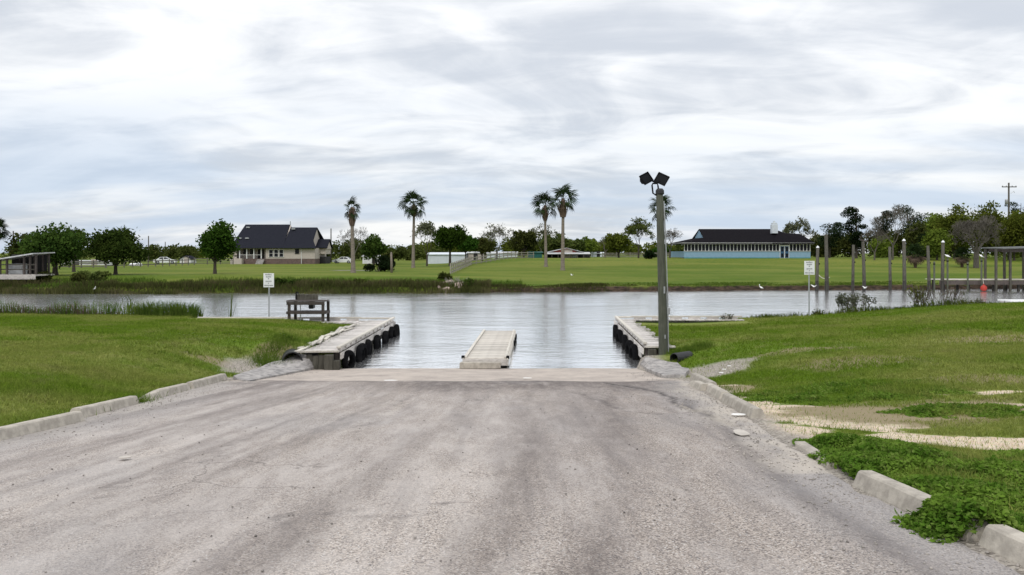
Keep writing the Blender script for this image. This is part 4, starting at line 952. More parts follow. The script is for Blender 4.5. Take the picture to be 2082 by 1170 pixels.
def bare_tree(px, row, y, wpx, toprow, lab, name='bare_tree', leaf=None, n=0, lsz=.10, bark='bark_grey', depth=5, nb=3, ups=.10, clear=.25, rt=.16, spread=.7):
    x = gx(px, y); z = hz(x, y); t = thing(name, lab, 'tree', (x, y, z)); h = at(px, toprow, y).z - z; w = wpx / FP * y; mb = MB(); tips = []
    mb.tube([(0, 0, -.3), (0, 0, 0), (.05, 0, h * clear)], [rt * 1.5, rt * 1.2, rt], 7, cap=False); L = h * .24
    for k in range(3):
        a = 2 * math.pi * k / 3 + random.random(); grow(Vector((.05, 0, h * clear * random.uniform(.8, 1))), Vector((math.cos(a) * .6, math.sin(a) * .6, 1)), L, rt * .6, depth - 1, mb, tips, spread, .74, nb, ups, 4, .022)
    v = np.array(mb.v); hi = v[:, 2].max(); sx = w / max(.1, np.ptp(v[:, 0])); sz = h / hi; mb.v = [(a * sx, b * sx, c * sz) for a, b, c in mb.v]
    mb.build('trunk', bark, t)
    if leaf:
        tp = np.array([tuple(p) for p in tips]) * np.array([sx, sx, sz]); P = tp[rng.integers(0, len(tp), n)] + rng.normal(0, .22, (n, 3)); V, F = leaves_on(P, lsz); mesh_np('foliage', V, F, leaf, t)
    return t
def pine(px, row, y, wpx, toprow, lab, n=3600, name='pine_tree', clear=.45, leaf='leaf_pine', plates=13, rt=.2):
    x = gx(px, y); z = hz(x, y); t = thing(name, lab, 'tree', (x, y, z)); h = at(px, toprow, y).z - z; w = wpx / FP * y; mb = MB()
    mb.tube([(0, 0, -.3), (.1, 0, h * .4), (-.1, 0, h * .75), (0, 0, h * .97)], [rt * 1.3, rt, rt * .6, .04], 7); PP = []
    for k in range(plates):
        f = clear + (1 - clear) * (k + .5) / plates; a = random.random() * 6.28; prof_ = math.sin(math.pi * min(1, .22 + .85 * (1 - (f - clear) / (1 - clear)) ** .9)); rr = w / 2 * max(.30, prof_) * random.uniform(.5, 1.0) * .72
        c = np.array([math.cos(a) * rr, math.sin(a) * rr, h * f]); m = n // plates; s_ = w * random.uniform(.13, .22); d = unit(m, .2); PP.append(c + d * (rng.random((m, 1)) ** .4) * np.array([s_ * 1.2, s_ * 1.2, s_ * .62]))
        mb.tube([(0, 0, h * (f - .05)), tuple(c)], [rt * .3, .03], 4, cap=False)
    mb.build('trunk', 'bark', t); P = np.concatenate(PP); P[:, 2] *= h / P[:, 2].max(); V, F = leaves_on(P, .15); mesh_np('crown', V, F, leaf, t); return t

# fan palms: trunk, a skirt of dead fronds, and live fans each of its own
def fan_mesh(dead=False):
    mb = MB(); L = 1.05; n = 17; mb.tube([(0, 0, 0), (.45, 0, .06), (.95, 0, .02)], [.028, .022, .014], 4); hub = Vector((.92, 0, .02))
    for k in range(n):
        a = R(-112 + 224 * k / (n - 1)); l = L * (1 - .22 * (abs(a) / R(112)) ** 2) * random.uniform(.93, 1.05); d = Vector((math.cos(a), math.sin(a), 0)); s_ = Vector((-math.sin(a), math.cos(a), 0)) * .062
        m_ = hub + d * l * .58 + Vector((0, 0, .05 - .03 * (k % 2))); e = hub + d * l + Vector((random.uniform(-.04, .04), random.uniform(-.04, .04), -.20 - .22 * random.random() * (1 + abs(a)))); b_ = len(mb.v)
        mb.add([hub, m_ - s_, m_ + s_, e], [(0, 1, 2), (1, 3, 2)])
    return mb.mesh('frond', 'dead_frond' if dead else 'leaf_palm')
FANS = [fan_mesh() for _ in range(3)]; DFANS = [fan_mesh(True) for _ in range(2)]
def palm(px, row, toprow, lab, nf=22, skirt=1.0, skw=.55, size=1.0, y=None, rt=.17, top_only=False, shape='full', barem=0):
    g_ = ground(px, row) if y is None else Vector((gx(px, y), y, hz(gx(px, y), y))); y = g_.y; t = thing('fan_palm', lab, 'palm tree', g_, 0, 'fan palms across the river'); h = at(px, toprow, y).z - g_.z
    hd = h - 1.35 * size; ln = random.uniform(-.12, .12)
    mb = MB(); mb.tube([(0, 0, -.4), (0, 0, 0), (0, 0, .5), (ln * .4, 0, hd * .4), (ln, 0, hd * .75), (ln, 0, hd + .1)], [rt * 2.1, rt * 1.75, rt * 1.35, rt * 1.1, rt * .95, rt * .8], 9); mb.build('trunk', 'palm_bark', t, smooth=True)
    sk = MB(); sh = 1.75 * skirt       # hanging dead fronds
    if skirt:
        N_ = 60
        for k in range(N_):
            a = random.random() * 6.28; f = random.random() ** .8; zt = hd - sh * f * .75; r0 = skw * (.35 + .75 * math.sin(math.pi * min(1, .15 + f * .8))); l = random.uniform(.5, .9) * min(1, sh); ca, sa = math.cos(a), math.sin(a); wv = Vector((-sa, ca, 0)) * random.uniform(.05, .12)
            p0 = Vector((ln + ca * rt * .8, sa * rt * .8, zt + .25)); p1 = Vector((ln + ca * r0, sa * r0, zt)); p2 = Vector((ln + ca * r0 * random.uniform(.6, .95), sa * r0 * .8, zt - l)); sk.add([p0 - wv * .4, p0 + wv * .4, p1 + wv, p1 - wv, p2], [(0, 1, 2, 3), (3, 2, 4)])
        sk.lathe([(rt * .9, hd + .2), (skw * .62, hd - sh * .35), (skw * .70, hd - sh * .65), (skw * .5, hd - sh * .95), (rt, hd - sh * .9)], 10, (ln, 0, 0)); sk.build('dead_fronds', 'dead_frond', t)
    for k in range(nf):
        a = 2.4 * k + random.uniform(-.3, .3); f = k / max(1, nf - 1)
        el = R(82 - 112 * f + random.uniform(-10, 10)) if shape == 'full' else R(80 - 130 * f + random.uniform(-14, 14))
        o = place('frond', random.choice(FANS), t, (ln, 0, hd + .12 - .25 * f)); o.rotation_mode = 'QUATERNION'
        o.rotation_quaternion = (Matrix.Rotation(a, 3, 'Z') @ Matrix.Rotation(-el, 3, 'Y') @ Matrix.Rotation(random.uniform(-.7, .7), 3, 'X')).to_quaternion(); o.scale = (size * random.uniform(.75, 1.0),) * 3
    return t
palm(718, 555, 406, 'thin fan palm with few green leaves above a long brown skirt, by the white car', 11, 1.2, .54, .80, rt=.20, shape='droop')
palm(840, 545, 391, 'single tall fan palm with a full green head, standing alone mid lawn', 18, .95, .62, 1.5, rt=.20, shape='droop')
palm(1110, 543, 395, 'shorter and darker of the two neighbouring fan palms', 15, 1.2, .50, 1.30, rt=.17)
palm(1144, 550, 379, 'taller of the two neighbouring fan palms, with the widest brown skirt', 14, 1.35, .72, 1.32, rt=.20)
palm(1342, 541, 398, 'fan palm mostly hidden behind the floodlight pole', 16, .9, .5, 1.35, rt=.19, shape='droop')
palm(-6, 556, 444, 'fan palm half cut off by the picture edge beyond the boathouse', 22, .9, .5, .95, rt=.18, shape='droop')
def palmetto(px, row, toprow, lab):
    g_ = ground(px, row); t = thing('palmetto', lab, 'palm tree', g_); h = at(px, toprow, g_.y).z - g_.z; mb = MB(); mb.tube([(0, 0, -.2), (0, 0, h * .2), (.05, 0, h * .5)], [.20, .22, .16], 9); mb.build('trunk', 'dead_frond', t)
    for k in range(26):
        f = k / 25; o = place('frond', (FANS if k < 17 else DFANS)[k % 2], t, (.04, 0, h * .52)); o.rotation_mode = 'QUATERNION'; o.rotation_quaternion = (Matrix.Rotation(2.4 * k, 3, 'Z') @ Matrix.Rotation(-R(85 - 150 * f), 3, 'Y')).to_quaternion(); o.scale = (h * .26,) * 3
palmetto(1861, 545, 492, 'squat dark palmetto on the lawn behind the twin pilings')
palmetto(1956, 544, 500, 'squat yellow green palmetto in front of the grey bare cypress')

# oaks on the lawn
tree(112, 560, 82, 135, 452, 'broad live oak behind the boathouse roof', 'leaf_oak', clear=.12, n=8600, lobes=22, rt=.26, dpx=120)
tree(52, 556, 90, 90, 474, 'lower olive tree crowding behind the boathouse', 'leaf_olive', clear=.2, n=4200, lobes=12)
tree(150, 553, 96, 60, 462, 'dark tree merging into the far side of the broad live oak', 'leaf_oak', clear=.25, n=3000, lobes=9)
tree(235, 560, 84, 134, 457, 'wide mushroom shaped oak with a short trunk in the lawn', 'leaf_oak', clear=.19, n=8800, lobes=26, rt=.18, dpx=130)
tree(437, 558, 87, 98, 446, 'dense rounded oak in front of the dark roofed house', 'leaf_bright', clear=.22, n=8600, lobes=24, rt=.17)
tree(915, 536, 122, 76, 457, 'bright green oak by the fence in front of the white metal building', 'leaf_bright', clear=.38, n=5600, lobes=15, rt=.17, lsz=.2)
tree(947, 534, 130, 54, 478, 'small green tree behind the fence corner', 'leaf_bright', clear=.40, n=3000, lobes=10, rt=.12, lsz=.2)
tree(760, 535, 150, 58, 476, 'round dark green tree in front of the small white shed', 'leaf_oak', clear=.16, n=4400, lobes=12, lsz=.24)
tree(800, 533, 165, 56, 498, 'low brownish bush tree between the dark shrub and the lone palm', 'leaf_olive', clear=.12, n=2600, lobes=9, lsz=.26, name='scrub_tree')
tree(980, 533, 150, 60, 480, 'olive tree above the rail fence', 'leaf_olive', clear=.25, n=3600, lobes=11, lsz=.22, name='shade_tree')
tree(1065, 533, 160, 66, 468, 'leafy olive tree beside the green shed', 'leaf_olive', clear=.2, n=4200, lobes=12, lsz=.25, name='shade_tree')
tree(1125, 531, 172, 70, 474, 'olive tree behind the twin palms', 'leaf_olive', clear=.2, n=3600, lobes=12, lsz=.26, name='shade_tree')
tree(1168, 530, 185, 46, 486, 'rounded grey green tree above the red barn roof', 'leaf_olive', clear=.2, n=2600, lobes=9, lsz=.28, name='shade_tree')
tree(1196, 530, 190, 50, 482, 'pale rounded tree next to the open end of the barn', 'leaf_spring', clear=.2, n=2600, lobes=9, lsz=.28, name='shade_tree')
tree(1258, 530, 165, 62, 474, 'yellowish spring tree beside the thin leafing tree', 'leaf_spring', clear=.18, n=3800, lobes=12, lsz=.26, name='shade_tree')
tree(1345, 530, 175, 44, 498, 'low green tree behind the floodlight pole', 'leaf_bright', clear=.15, n=1800, lobes=7, lsz=.26, name='shade_tree')
bare_tree(720, 535, 165, 66, 459, 'leafless grey tree behind the thin palm', depth=6, nb=3, rt=.2)
bare_tree(868, 535, 132, 62, 452, 'half bare tree with a sprinkle of new leaves beside the white metal building', leaf='leaf_pale', n=1500, lsz=.16, depth=5, bark='bark', name='leafing_tree')
bare_tree(1010, 532, 160, 84, 456, 'grey leafless tree over the rail fence', leaf='leaf_pale', n=700, depth=6, lsz=.16)
bare_tree(1100, 531, 178, 70, 456, 'sparse leafing tree behind the twin palms', leaf='leaf_pale', n=900, lsz=.2, depth=5, name='leafing_tree')
bare_tree(1230, 530, 172, 44, 480, 'brown leafless tree between the barn and the yellowish tree', depth=5)
bare_tree(1298, 530, 150, 62, 444, 'thin leafing tree standing clear of the others next to the floodlight pole', leaf='leaf_olive', n=2300, lsz=.17, depth=5, bark='bark', name='leafing_tree')
bare_tree(1362, 529, 155, 56, 463, 'leafless branching tree at the blue house corner', depth=6)
bare_tree(1622, 528, 172, 70, 443, 'half bare tree rising over the roof end of the blue house', leaf='leaf_pale', n=1900, lsz=.20, depth=5, bark='bark', name='leafing_tree')
# the wooded side beyond the pilings
pine(1686, 530, 160, 74, 453, 'broad topped dark pine between the blue house and the tall pine', 3600, plates=11, clear=.35)
pine(1741, 530, 150, 66, 420, 'tall bushy dark pine, the highest behind the pilings', 5200, plates=16, clear=.22, leaf='leaf_dark')
pine(1796, 528, 172, 62, 428, 'dark pine behind the leafless tree', 3200, plates=10, clear=.5)
pine(1846, 528, 176, 84, 416, 'flat topped pine with open branches beside the green wood', 3600, plates=12, clear=.5)
bare_tree(1815, 530, 140, 92, 414, 'brown leafless tree before the flat topped pine', depth=6, bark='bark_grey', rt=.2)
bare_tree(1778, 530, 138, 60, 462, 'small grey leafless tree at the foot of the pines', depth=6, bark='bark_grey')
tree(1868, 530, 150, 64, 446, 'dull olive tree in the shade of the wood', 'leaf_olive', clear=.1, n=3800, lobes=11, lsz=.24, name='wood_tree')
tree(1880, 531, 142, 44, 472, 'black green bush tree under the wood', 'leaf_dark', clear=.05, n=3000, lobes=10, lsz=.22, name='wood_tree')
tree(1940, 532, 146, 92, 414, 'big bright green tree forming the crest of the wood', 'leaf_spring', clear=.1, n=6800, lobes=18, lsz=.24, name='wood_tree')
tree(2005, 532, 150, 96, 408, 'tallest rounded green tree behind the grey cypress', 'leaf_spring', clear=.08, n=6800, lobes=18, lsz=.24, name='wood_tree')
tree(2062, 532, 136, 84, 424, 'dense green tree below the power pole', 'leaf_spring', clear=.06, n=6000, lobes=16, lsz=.22, name='wood_tree')
tree(2110, 532, 140, 90, 420, 'green tree cut off by the picture edge behind the pier shelter', 'leaf_spring', clear=.06, n=4200, lobes=14, lsz=.24, name='wood_tree')
tree(1905, 532, 138, 70, 462, 'lower green tree at the near edge of the wood', 'leaf_spring', clear=.05, n=4200, lobes=12, lsz=.22, name='wood_tree')
pine(2076, 528, 190, 60, 410, 'dark pine top showing behind the power pole', 2400, plates=8, clear=.6)
bare_tree(1985, 541, 112, 104, 436, 'grey leafless cypress with a thick flared trunk before the wood', depth=6, nb=4, rt=.42, bark='bark_grey', spread=.9, name='cypress_tree', clear=.30)

# far-off woods that close the horizon
def wood_band(name, segs, leaf, lsz, seed):
    PP = []
    for px0, px1, y, t0, t1, n in segs:
        k = max(4, int((px1 - px0) / 7)); cx = rng.uniform(px0, px1, k); top = np.interp(cx, [px0, px1], [t0, t1]) + rng.normal(0, 3.2, k)
        for c, tp in zip(cx, top):
            yy = y * rng.uniform(.95, 1.06); X = gx(c, yy); zt = CZ - (tp - HY) / FP * yy; z0 = hz(X, yy); m = int(n * 1.5) // k; w = rng.uniform(16, 34) / FP * yy; d = unit(m, .15); hh = (zt - z0)
            PP.append(np.array([X, yy, z0 + hh * .48]) + d * (rng.random((m, 1)) ** .45) * np.array([w * .62, w * .5, hh * .5]))
    P = np.concatenate(PP); V, F = leaves_on(P, lsz); tag(mesh_np(name, V, F, leaf), kind='stuff')
wood_band('far_woods', [(-120, 60, 230, 500, 498, 2200), (300, 400, 230, 497, 498, 2400), (40, 300, 260, 506, 506, 2600), (640, 760, 235, 490, 487, 3800), (820, 900, 240, 500, 498, 1800), (1380, 1420, 240, 498, 500, 800), (1640, 1700, 215, 488, 486, 1600)], 'leaf_olive', .40, 161)
wood_band('far_woods', [(380, 520, 280, 502, 502, 1500), (760, 1000, 270, 496, 490, 4400), (940, 1260, 235, 487, 489, 8000), (1210, 1400, 260, 493, 496, 4400)], 'leaf_spring', .44, 163)
wood_band('far_woods', [(1888, 2170, 158, 434, 424, 15000), (1780, 1900, 170, 486, 470, 4000)], 'leaf_spring', .27, 167)
wood_band('far_woods', [(1655, 1900, 185, 480, 462, 11000), (1860, 2160, 180, 452, 434, 14000)], 'leaf_olive', .32, 165)
# marsh grass and bank growth of the far shore
def far_growth(name, x0, x1, t0, t1, n, h0, h1, w, mat, seed, thr=.30, lean=.3):
    x = rng.uniform(x0, x1, n); tt_ = rng.uniform(t0, t1, n); y = yfar(x) + tt_; d = fbm(x * .28, y * .4, seed, 3); k = d > thr; x, y, d = x[k], y[k], d[k]
    z = np.maximum(H(x, y), -.1); blades(name, x, y, z, (h0 + (h1 - h0) * sstep(thr, .68, d)) * rng.uniform(.6, 1.15, len(x)), np.full(len(x), w), rng.uniform(.03, lean, len(x)), mat, seg2=True)
far_growth('marsh_grass', -62, -2, -.7, 3.6, 24000, .25, .80, .055, 'marsh', 171)
far_growth('marsh_grass', -62, 1, 1.2, 6.5, 15000, .15, .50, .06, 'reed_green', 173, .34)
far_growth('marsh_grass', -5, 12, -.3, 2.0, 4200, .12, .36, .055, 'marsh', 175, .36)
far_growth('bank_grass', 10, 62, .7, 2.6, 8000, .05, .16, .06, 'reed_green', 177, .30, .7)
far_growth('bank_grass', -2, 62, 1.2, 5.0, 9000, .05, .14, .07, 'reed_green', 179, .36, .7)
def bush(px, row, y, wpx, toprow, lab, leaf, n, lsz=.12, name='bush'):
    x = gx(px, y); z = hz(x, y); t = thing(name, lab, 'bush', (x, y, z)); h = at(px, toprow, y).z - z; w = wpx / FP * y; P, lc = crown_pts(n, w, w * .7, h, 8); V, F = leaves_on(P, lsz); mesh_np('foliage', V, F, leaf, t)
    mb = MB()
    for c in lc[:5]: mb.tube([(0, 0, -.1), tuple(c * .8)], [.05, .02], 4, cap=False)
    mb.build('stems', 'twig', t); return t
bush(770, 553, 97, 66, 531, 'low wing of black green shrub on the lawn by the weathered post', 'leaf_dark', 1600)
bush(782, 552, 98, 44, 519, 'tall black green shrub on the lawn behind the weathered post', 'leaf_dark', 2200)
bush(1322, 531, 140, 30, 509, 'dark shrub against the floodlight pole across the river', 'leaf_dark', 1400, .16)
bush(190, 575, 75.5, 66, 551, 'green bush on the marshy bank under the mushroom shaped oak', 'leaf_olive', 1800)
bush(160, 580, 74.5, 34, 555, 'smaller green bush next to the marsh by the boathouse', 'leaf_olive', 900)
bush(75, 572, 76, 60, 548, 'scrubby green bush growing beside the boathouse deck', 'leaf_olive', 1500)
bush(585, 590, 74.3, 60, 566, 'dark green clump overhanging the water below the house', 'leaf_oak', 1400)
bush(720, 585, 74.3, 50, 568, 'olive clump on the bank below the thin palm', 'leaf_olive', 1100)
bush(965, 588, 74.0, 44, 566, 'dark green bush just past the bank rocks', 'leaf_oak', 1200)
bush(905, 572, 78, 30, 553, 'weedy bush at the lower end of the rail fence', 'leaf_olive', 800)
# ------------------------------------------------------------------ buildings across the river
def window(house, x, y, z, w, h, frame='trim_white', panes=2, fw=.07, face=-1):
    """frame proud of the wall (part) with dark panes (sub-parts); the wall faces -y"""
    m = MB(); m.box((0, 0, h / 2 - fw / 2), (w, .10, fw)); m.box((0, 0, -h / 2 + fw / 2), (w + .12, .14, fw)); hh = h - 2 * fw
    for sx in (-1, 1): m.box((sx * (w / 2 - fw / 2), 0, 0), (fw, .10, hh))
    if panes == 2: m.box((0, 0, 0), (w - 2 * fw, .08, .05))
    f = place('window', m.mesh('window', frame), house, (x, y - .05, z))
    for k in range(panes):
        ph = hh / panes - (.03 if panes == 2 else 0)
        MB().box((0, 0, 0), (w - 2 * fw, .03, ph)).build('pane', 'window_dark', f, (0, .01, (hh / 4 + .012) * (1 if k else -1) if panes == 2 else 0))
    return f
def slab(house, name, mat, pts, th=.16):
    """a roof plane with real thickness from its top outline"""
    P = [Vector(p) for p in pts]; n = (P[1] - P[0]).cross(P[2] - P[0]).normalized(); n = -n if n.z > 0 else n
    return place(name, MB().prism(P, n * th).mesh(name, mat), house)
# --- the large house with the slate dark roof
X0, X1, YF = gx(474, 165), gx(640, 165), 165.0
z0 = hz((X0 + X1) / 2, YF) - .05; Hs = thing('house', 'large beige house on a brick base with a wide charcoal roof, behind the dense oak', 'house', ((X0 + X1) / 2, YF, z0))
w = X1 - X0; hx = w / 2; ez = 4.70 - z0; zr1 = at(520, 457, 171).z - z0; zr2 = at(600, 463, 171).z - z0
bx = lambda name, mat, c, d, par=None: place(name, MB().box(c, d).mesh(name, mat), par or Hs)
px_ = lambda p: gx(p, YF) - (X0 + X1) / 2
pch0, pch1 = px_(481), px_(540)
bx('brick_base', 'brick_red', (0, 5.2, .58), (w, 10.2, 1.16))
bx('wall', 'siding_beige', ((pch1 + hx) / 2, .18, (1.16 + ez) / 2), (hx - pch1, .25, ez - 1.16))
bx('wall', 'siding_beige', ((-hx + pch0) / 2, .18, (1.16 + ez) / 2), (pch0 + hx, .25, ez - 1.16))
bx('porch_wall', 'siding_beige', ((pch0 + pch1) / 2, 2.2, (1.16 + ez) / 2), (pch1 - pch0, .25, ez - 1.16))
bx('porch_ceiling', 'porch_dark', ((pch0 + pch1) / 2, 1.1, ez - .12), (pch1 - pch0, 2.0, .1))
bx('end_wall', 'siding_beige', (hx - .12, 5.3, (1.16 + ez) / 2), (.25, 9.9, ez - 1.16)); bx('end_wall', 'siding_beige', (-hx + .12, 5.3, (1.16 + ez) / 2), (.25, 9.9, ez - 1.16))
for p in (487, 501.5, 516, 531): bx('porch_post', 'trim_white', (px_(p), .12, (1.16 + ez) / 2), (.20, .20, ez - 1.17))
for p in (493, 507): window(Hs, px_(p), 2.07, 1.16 + 1.9, 1.05, 1.9, 'porch_dark')
bx('porch_door', 'porch_dark', (px_(524), 2.04, 1.16 + 1.25), (1.3, .08, 2.5))
for p in (551, 561.5, 572): window(Hs, px_(p), .055, ez - 1.12, .92, 1.60)
window(Hs, px_(604), .055, ez - .72, .82, 1.0, 'porch_dark')
bx('trim_board', 'trim_white', (0, -.02, ez - .09), (w + .3, .10, .18))
bx('step_panel', 'siding_beige', (px_(484), -.7, .62), (2.4, 1.2, 1.22)); bx('downpipe', 'trim_white', (px_(613), -.02, ez / 2), (.10, .10, ez - .2))
for k in range(5): bx('porch_step', 'slab', (px_(531), -.30 - .30 * k, 1.04 - .22 * k - .11), (1.5, .31, .22))
bx('porch_rail', 'trim_white', (px_(508), .02, 1.98), (px_(530) - px_(486), .06, .07))
# roof: high long gable, lower east gable, bump-out gable
e0, e1, xm = -hx - .5, hx + .45, px_(577)
slab(Hs, 'roof', 'shingle_dark', [(e0, -.7, ez), (xm, -.7, ez), (xm - .35, 5.6, zr1), (e0 + 1.2, 5.6, zr1)]); slab(Hs, 'roof', 'shingle_dark', [(e0, 11.6, ez), (xm, 11.6, ez), (xm - .35, 5.6, zr1), (e0 + 1.2, 5.6, zr1)])
slab(Hs, 'roof', 'shingle_dark', [(e0, -.7, ez), (e0 + 1.2, 5.6, zr1), (e0, 11.6, ez)])
rx2 = hx - .75
slab(Hs, 'roof', 'shingle_dark', [(xm - .1, -.75, ez - .01), (e1, -.75, ez - .01), (rx2, 1.7, ez + 1.75), (rx2, 5.2, zr2), (xm - .1, 5.2, zr2)]); slab(Hs, 'roof', 'shingle_dark', [(xm, 11.2, ez), (e1, 11.2, ez), (rx2, 5.2, zr2), (xm, 5.2, zr2)])
place('gable_wall', MB().prism([(xm, 0, ez), (xm, 0, ez + .02), (xm, 5.5, zr1 - .2), (xm, 11, ez)], (-.2, 0, 0)).mesh('gable_wall', 'siding_beige'), Hs)
place('gable_wall', MB().prism([(hx - 1.0, 1.0, ez), (hx - 1.0, 5.2, zr2 - .22), (hx - 1.0, 10, ez)], (.14, 0, 0)).mesh('gable_wall', 'siding_beige'), Hs)
place('gable_wall', MB().prism([(hx + 1.3, 4.2, ez - .2), (hx + 1.3, 6.6, ez + 1.7), (hx + 1.3, 9.0, ez - .2)], (.14, 0, 0)).mesh('gable_wall', 'siding_beige'), Hs)
slab(Hs, 'roof', 'shingle_dark', [(hx - 2, 3.7, ez + .1), (hx + 1.7, 3.7, ez + .1), (hx + 1.7, 6.6, ez + 2.0), (hx - 2, 6.6, ez + 2.0)]); slab(Hs, 'roof', 'shingle_dark', [(hx - 2, 9.5, ez + .1), (hx + 1.7, 9.5, ez + .1), (hx + 1.7, 6.6, ez + 2.0), (hx - 2, 6.6, ez + 2.0)])
bx('bump_out', 'siding_beige', (hx + .62, 6.6, (ez + 1.7) / 2 + .35), (1.3, 4.6, ez - 1.9)); bx('bump_out_base', 'porch_dark', (hx + .62, 6.6, .80), (1.25, 4.5, 1.55))
def roofpt(px, row):      # a point lying on the big front slope
    for i in range(200):
        y = 164.3 + i * .035; p = at(px, row, y); lz = z0 + ez + (y - 164.3) / 6.3 * (zr1 - ez)
        if p.z <= lz: return p - Hs.location
    return at(px, row, 167) - Hs.location
for p, r_, s_ in ((505, 464, .5), (597, 467, .5), (503, 486, .42), (488, 486, .42)): bx('roof_vent', 'galvanised', tuple(roofpt(p, r_) + Vector((0, -.1, .14))), (.75, .5, .28))
place('vent_pipe', MB().tube([(0, 0, -.5), (0, 0, .8)], .09, 8).mesh('vent_pipe', 'galvanised'), Hs, (xm - .2, 5.6, zr1 - .1))
# --- the low blue house with a screened porch
YB = 150.0; bz = hz(44, YB) - .05; bxm = gx(1517, YB); Bh = thing('house', 'long pale blue house with a screened porch and a black hipped roof', 'house', (bxm, YB, bz))
bb = lambda name, mat, c, d, par=None: place(name, MB().box(c, d).mesh(name, mat), par or Bh)
bl, br = gx(1391, YB) - bxm, gx(1648, YB) - bxm; be = 5.52 - bz; sill = 1.38; top = be - .16
dl_, dr_ = gx(1585.5, YB) - bxm, gx(1605, YB) - bxm
for a, c in ((bl, dl_), (dr_, br)): bb('lower_wall', 'siding_blue', ((a + c) / 2, .08, (.2 + sill) / 2), (c - a, .16, sill - .2)); bb('sill_board', 'trim_white', ((a + c) / 2, .02, sill + .04), (c - a, .30, .08)); bb('skirting', 'trim_teal', ((a + c) / 2, .05, .10), (c - a, .20, .20))
bb('side_wall', 'siding_blue', (bl + .08, 6.5, (.2 + sill) / 2), (.16, 12.6, sill - .2)); bb('side_wall', 'siding_blue', (br - .08, 6.5, be / 2), (.16, 12.6, be - .1)); bb('inner_wall', 'porch_dark', ((bl + br) / 2 + 1.2, 3.2, be / 2), (br - bl - 3.5, .2, be - .1)); bb('porch_floor', 'slab', ((bl + br) / 2, 1.7, .12), (br - bl - .4, 3.0, .16))
def porch_bays(a, c, n):
    s_ = (c - a) / n; post = MB().box((0, 0, 0), (.10, .06, top - sill - .08)).mesh('porch_post', 'trim_white'); pane = MB().box((0, 0, 0), (s_ - .10, .03, top - sill - .08)).mesh('screen_pane', 'window_dark')
    for k in range(n + 1): place('porch_post', post, Bh, (a + min(max(k * s_, .065), c - a - .065), .09, (sill + top) / 2 + .04))
    for k in range(n): place('screen_pane', pane, Bh, (a + (k + .5) * s_, .11, (sill + top) / 2 + .04))
porch_bays(bl, dl_, 27); porch_bays(dr_, br, 6)
bb('fascia', 'trim_white', ((bl + br) / 2, -.55, be - .04), (br - bl + 1.1, .08, .26)); bb('fascia', 'trim_white', (bl - .5, 6.3, be - .04), (.08, 13.5, .26)); bb('soffit', 'trim_white', ((bl + br) / 2, -.25, be - .15), (br - bl + 1.0, .55, .04))
bb('door_frame', 'trim_white', ((dl_ + dr_) / 2, .12, 1.28), (dr_ - dl_, .10, 2.56))
for sx in (-1, 1):
    d_ = bb('door', 'door_blue', ((dl_ + dr_) / 2 + sx * (dr_ - dl_) * .235, .03, 1.22), ((dr_ - dl_) * .36, .08, 2.2))
    for zc, hh in ((1.78, .85), (.62, .70)): place('pane', MB().box((0, 0, 0), ((dr_ - dl_) * .25, .03, hh)).mesh('pane', 'window_dark'), d_, ((dl_ + dr_) / 2 + sx * (dr_ - dl_) * .235, -.02, zc))
    place('handle', MB().box((0, 0, 0), (.04, .08, .14)).mesh('handle', 'galvanised'), d_, ((dl_ + dr_) / 2 + sx * .10, -.03, 1.1))
rz_ = at(1500, 466, 157).z - bz; sz_ = at(1500, 484, 153).z - bz; gl = gx(1421, 157) - bxm; gr = gx(1573, 157) - bxm; L0, R0 = bl - .6, br + .6
gz = be + (rz_ - be) * .38
slab(Bh, 'roof', 'shingle_black', [(L0, -.65, be), (R0, -.65, be), (gr, 7, rz_), (gl, 7, rz_), (gl - .25, 2.1, gz)]); slab(Bh, 'roof', 'shingle_black', [(L0, 14.6, be), (R0, 14.6, be), (gr, 7, rz_), (gl, 7, rz_), (gl - .25, 11.9, gz)])
slab(Bh, 'roof', 'shingle_black', [(L0, -.65, be), (gl - .25, 2.1, gz), (gl - .25, 11.9, gz), (L0, 14.6, be)]); slab(Bh, 'roof', 'shingle_black', [(R0, -.65, be), (R0, 14.6, be), (gr, 7, rz_)])
place('gable_wall', MB().prism([(gl + .05, 2.3, gz - .1), (gl + .05, 7, rz_ - .16), (gl + .05, 11.7, gz - .1)], (.14, 0, 0)).mesh('gable_wall', 'siding_blue'), Bh)
s1 = gx(1606, 154) - bxm; s2 = gx(1629, 154) - bxm; szz = at(1606, 476, 154).z - bz
slab(Bh, 'roof', 'shingle_black', [(s1 - 5, -.68, be + .02), (R0 + .02, -.68, be + .02), (s2 - .2, 4, szz), (s1 - 2.4, 4, szz + .25)]); slab(Bh, 'roof', 'shingle_black', [(R0 + .03, -.68, be + .02), (R0 + .03, 9, be + .02), (s2 - .2, 4, szz)]); slab(Bh, 'roof', 'shingle_black', [(s1 - 2.4, 4, szz + .25), (s2 - .2, 4, szz), (R0, 9, be), (s1 - 3, 9, be + .3)])
ch = gx(1574, 154) - bxm; c_ = bb('chimney', 'metal_white', (ch, 4, at(1574, 466, 154).z - bz), (1.15, 1.0, 1.7)); place('chimney_cap', MB().box((0, 0, 0), (.9, .8, .35)).box((0, 0, .35), (.35, .35, .35)).mesh('chimney_cap', 'metal_white'), c_, (ch, 4, at(1574, 466, 154).z - bz + 1.02))
